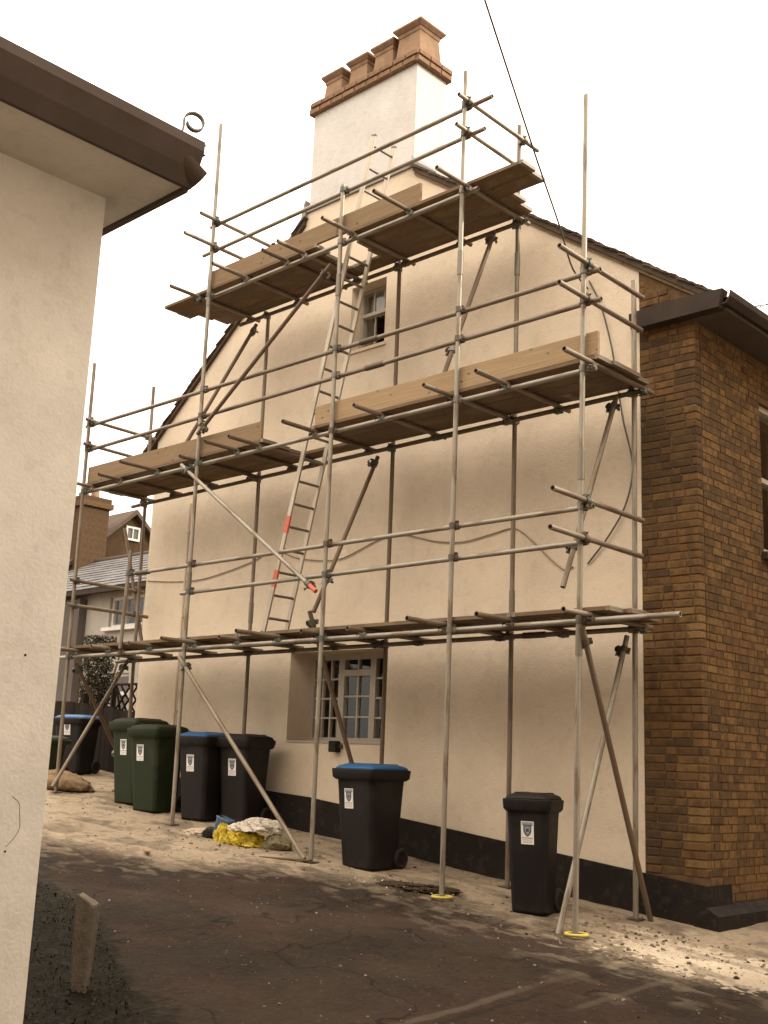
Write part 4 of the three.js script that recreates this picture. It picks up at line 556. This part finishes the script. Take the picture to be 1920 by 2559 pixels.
// ------------------------------------------------------------------ far houses and fence at the left
{
  const h = thing('far_cottage', 'white cottage with grey slate roof seen beyond the left end of the scaffold', 'house');
  const z = -3;
  const holes = [[-13.77, -12.62, 3.66, 4.27], [-14.0, -12.9, 1.6, 2.76]];
  mesh('wall', prism([[-20, 0.6], [-9.6, 0.6], [-9.6, 4.45], [-20, 4.45]], z - 0.35, z, holes.map(([a, b, c, d]) => [[a, c], [a, d], [b, d], [b, c]])), M.farWhite, h);
  mesh('end_wall', prism([[3.35, 0.6], [7.2, 0.6], [7.2, 4.4], [5.0, 5.5], [3.35, 4.4]], 0, 0.3).rotateY(Math.PI / 2).translate(-9.95, 0, 0), M.farWhite, h);
  mesh('shaded_wing', box(-20, -14.6, 0.6, 4.28, -2.999, -2.82), mat({ map: T.white, color: rgb(0.17, 0.15, 0.135) }), h);  // wall standing in shade, the darkness put into its colour
  for (const [a, b, c, d] of holes) { const w = new THREE.Group(); w.name = 'window'; h.add(w); const m = (a + b) / 2 - 0.12;
    mesh('frame', merge([box(a, b, c, c + 0.06, z - 0.14, z - 0.06), box(a, b, d - 0.06, d, z - 0.14, z - 0.06), box(a, a + 0.06, c + 0.06, d - 0.06, z - 0.14, z - 0.06), box(b - 0.06, b, c + 0.06, d - 0.06, z - 0.14, z - 0.06), box(m - 0.035, m + 0.035, c + 0.06, d - 0.06, z - 0.14, z - 0.061)]), M.white, w);
    if (c < 3) mesh('transom_bar', box(m + 0.035, b - 0.06, d - 0.42, d - 0.35, z - 0.13, z - 0.062), M.white, w);
    for (const [x0, x1] of [[a + 0.06, m - 0.035], [m + 0.035, b - 0.06]]) { const p = mesh('pane', new THREE.PlaneGeometry(x1 - x0, d - c - 0.12), M.glass, w); p.position.set((x0 + x1) / 2, (c + d) / 2, z - 0.1); }
    mesh('sill', box(a - 0.1, b + 0.1, c - 0.07, c - 0.002, z - 0.02, z + 0.1), M.white, w); mesh('room_lining', box(a - 0.5, b + 0.5, c - 0.4, d + 0.4, z - 1.5, z - 1.45), M.room, w); }
  // slate roof: slates laid one by one on the slope facing the yard
  const x0 = -20, x1 = -9.4, RH = 1.2, pitch = Math.atan2(RH, 2.25);
  const roof = mesh('roof', merge([prism([[0, 0], [2.25, RH], [2.25, RH - 0.1], [0, -0.1]], 0, x1 - x0).rotateY(Math.PI / 2).translate(x0, 4.42, -2.75), prism([[0, 0], [2.25, -RH], [2.25, -RH - 0.1], [0, -0.1]], 0, x1 - x0).rotateY(Math.PI / 2).translate(x0, 4.42 + RH, -5.0)]), M.roof, h);
  const slateM = [[0.11, 0.103, 0.1], [0.13, 0.12, 0.115], [0.095, 0.09, 0.088]].map(c => mat({ color: rgb(...c), roughness: 0.75 }));
  const sg = new THREE.BoxGeometry(0.298, 0.012, 0.36), rows = 11; let cnt = 0; const restS = [];
  for (let r = 0; r < rows; r++) for (let i = 0; i < 36; i++) { const x = x0 + 0.15 + i * 0.3 + (r % 2) * 0.15; if (x > x1 - 0.1) continue; const t = (r + 0.5) / rows, y = 4.42 + RH * t + 0.03, zz = -2.75 - 2.25 * t + 0.02; const m = slateM[Math.floor(rnd() * 3)]; if (x > -19.4 && x < -11.2 && cnt < 290) { cnt++; const o = mesh('slate', sg, m, roof); o.position.set(x, y + rr(-0.002, 0.004), zz); o.rotation.x = pitch - 0.06; } else { const g = sg.clone(); g.rotateX(pitch - 0.06); g.translate(x, y, zz); restS.push(g); } }
  if (restS.length) { const o = mesh('far_slate', merge(restS), slateM[0], roof); o.userData.kind = 'stuff'; }
  mesh('gutter', box(x0, x1, 4.33, 4.43, -2.80, -2.68), M.cornice, h);
  mesh('ridge', cyl([x0, 4.45 + RH, -5.0], [x1, 4.45 + RH, -5.0], 0.07, 10), M.tile[2], h);
  // chimney on the ridge
  const c = mesh('chimney', box(-18.35, -17.6, 5.2, 6.95, -5.2, -4.5), M.brick[5], h); mesh('chimney_cap', box(-18.42, -17.53, 6.952, 7.08, -5.27, -4.43), M.brick[4], c); mesh('chimney_cap', box(-18.38, -17.57, 7.082, 7.2, -5.23, -4.47), M.brick[5], c);
  for (const zz of [-5.0, -4.7]) mesh('chimney_pot', cyl([-17.97, 7.2, zz], [-17.97, 7.5, zz], 0.11, 10, 0.09), M.pot, c);
  rebase(h, -15, 0.6, -5);
}
{
  const h = thing('far_gabled_house', 'brown tile hung gable with a tiny white window above the slate roof', 'house');
  const gab = (z0, z1, x0, x1, y0, apex, ye) => prism([[z0, y0], [z1, y0], [z1, ye], [(z0 + z1) / 2, apex], [z0, ye]], x0, x1).rotateY(Math.PI / 2);
  // shape is drawn in (-z, y), then turned to face +x
  mesh('gable_wall', prism([[4.75, 0.6], [7.6, 0.6], [7.6, 5.75], [6.16, 7.03], [4.75, 5.75]], -26, -18).rotateY(Math.PI / 2), mat({ map: M.roof.map, color: rgb(0.62, 0.5, 0.34), roughness: 0.95 }), h);
  mesh('roof', prism([[4.4, 5.48], [6.16, 7.06], [7.9, 5.48], [7.9, 5.58], [6.16, 7.18], [4.4, 5.58]], -26.2, -17.85).rotateY(Math.PI / 2), M.roof, h);
  const w = new THREE.Group(); w.name = 'window'; h.add(w);
  mesh('frame', merge([box(-18.02, -17.95, 6.40, 6.45, -6.36, -5.95), box(-18.02, -17.95, 6.70, 6.75, -6.36, -5.95), box(-18.02, -17.95, 6.45, 6.70, -6.0, -5.95), box(-18.02, -17.95, 6.45, 6.70, -6.36, -6.31), box(-18.02, -17.951, 6.45, 6.70, -6.165, -6.14)]), M.white, w);
  const p = mesh('pane', new THREE.PlaneGeometry(0.31, 0.25), new THREE.MeshStandardMaterial({ color: rgb(0.08, 0.075, 0.07), roughness: 0.1 }), w); p.rotation.y = Math.PI / 2; p.position.set(-17.985, 6.575, -6.155);
  rebase(h, -22, 0.6, -6.2);
}
{
  const f = thing('wooden_fence', 'dark brown vertical board fence beyond the left end of the scaffold', 'fence');
  const fm = [0.022, 0.03, 0.018].map(k => mat({ map: T.timber[2], color: rgb(k * 4.2, k * 3.7, k * 3.2), roughness: 0.95 }));
  for (let i = 0; i < 34; i++) { const x = -13.0 + i * 0.142, y0 = G(x, -0.7) - 0.05, o = mesh('board', uvBox(new THREE.BoxGeometry(0.136, 1.02, 0.02), rr(0, 4), rr(0, 4)), fm[i % 3], f); o.position.set(x, y0 + 0.51 + rr(-0.015, 0.015), -0.7 + rr(-0.004, 0.004)); }
  for (const x of [-12.6, -10.8, -9.0]) mesh('post', box(x - 0.05, x + 0.05, G(x, -0.8) - 0.1, G(x, -0.8) + 1.12, -0.83, -0.73), fm[2], f);
  for (const y of [0.25, 0.8]) mesh('rail', box(-13.0, -8.3, 0.86 + y, 0.93 + y, -0.765, -0.713), fm[1], f);
  rebase(f, -10.6, 0.8, -0.7);
  const t = thing('trellis', 'brown lattice trellis panel standing above the fence beside the house corner', 'trellis', [-9.2, 1.85, -0.78]);
  for (let i = 0; i < 8; i++) for (const s of [-1, 1]) { const xa = -0.75 + i * 0.2; mesh('lath', cyl([clamp(xa, -0.74, 0.74), 0, s * 0.012], [clamp(xa + s * 0.45, -0.74, 0.74), 0.45, s * 0.012], 0.022, 4), fm[2], t); }
  mesh('frame', merge([box(-0.78, 0.78, -0.03, 0.0, -0.03, 0.03), box(-0.78, 0.78, 0.45, 0.48, -0.03, 0.03), box(-0.8, -0.76, 0, 0.45, -0.03, 0.03), box(0.76, 0.8, 0, 0.45, -0.03, 0.03)]), fm[1], t);
}
// bare shrub against the cottage
{
  const b = thing('shrub', 'brown half-bare shrub climbing beside the cottage wall', 'shrub', [-11.8, 0.95, -1.6]);
  const st = []; for (let i = 0; i < 9; i++) { const a = rr(0, 6.28), r = rr(0.1, 0.5); st.push(new THREE.TubeGeometry(new THREE.CatmullRomCurve3([V3(0, -0.1, 0), V3(Math.cos(a) * r * 0.3, 0.7, Math.sin(a) * r * 0.3), V3(Math.cos(a) * r, rr(1.4, 2.3), Math.sin(a) * r)]), 10, 0.02, 5)); }
  mesh('stems', merge(st), M.soil, b);
  const lv = new THREE.InstancedMesh(leafG, mat({ color: 0xffffff, roughness: 0.8, side: THREE.DoubleSide }), 7000); lv.name = 'foliage'; lv.userData.kind = 'stuff'; const q = new THREE.Matrix4(), c = new THREE.Color();
  for (let i = 0; i < 7000; i++) { const y = rr(0.3, 2.3), r = 0.42 * Math.sqrt(rnd()) * (0.6 + 0.5 * fbm(y * 3 + 4, 2, 801, 2)), a = rr(0, 6.28); q.compose(V3(Math.cos(a) * r, y, Math.sin(a) * r * 0.7), new THREE.Quaternion().setFromEuler(new THREE.Euler(rr(-1.5, 1.5), rr(0, 6.28), rr(-1.5, 1.5))), V3(1, 1, 1).multiplyScalar(rr(0.022, 0.042))); lv.setMatrixAt(i, q); const k = rr(0.5, 1.1); lv.setColorAt(i, c.setRGB(0.035 * k, 0.026 * k, 0.014 * k)); }
  b.add(lv);
}

// ------------------------------------------------------------------ unseen houses added off frame to shade the yard and shape the sun strip
for (const [label, x, z, w, d, turn] of [['unseen tall house across the street, added to shade the yard, pale to bounce light', 7.35, -3.25, 6, 23, 0], ['unseen second brick house, added and turned askew to leave a slit of sun', 7.35, -4.14, 7, 8.5, 0.6435], ['unseen brick house added behind the viewpoint to block low sky light', 1.6, 13.2, 5.6, 6, 0]]) {
  const h = thing('added_house', label, 'house', [x, -0.9, z], turn, 'unseen houses added to shape the light'), a = turn ? -d : 0, b = turn ? 0 : d;
  mesh('wall', box(0, w, 0, 10.7, a, b), z < 0 && !turn ? M.renderLeft : M.brick[1], h);  // pale wall chosen to bounce light onto the neighbour's house
  mesh('roof', prism([[-0.2, 10.702], [w + 0.2, 10.702], [w / 2, 13.2]], a - 0.02, b + 0.02), M.roof, h);
}

renderer.render(scene, camera);
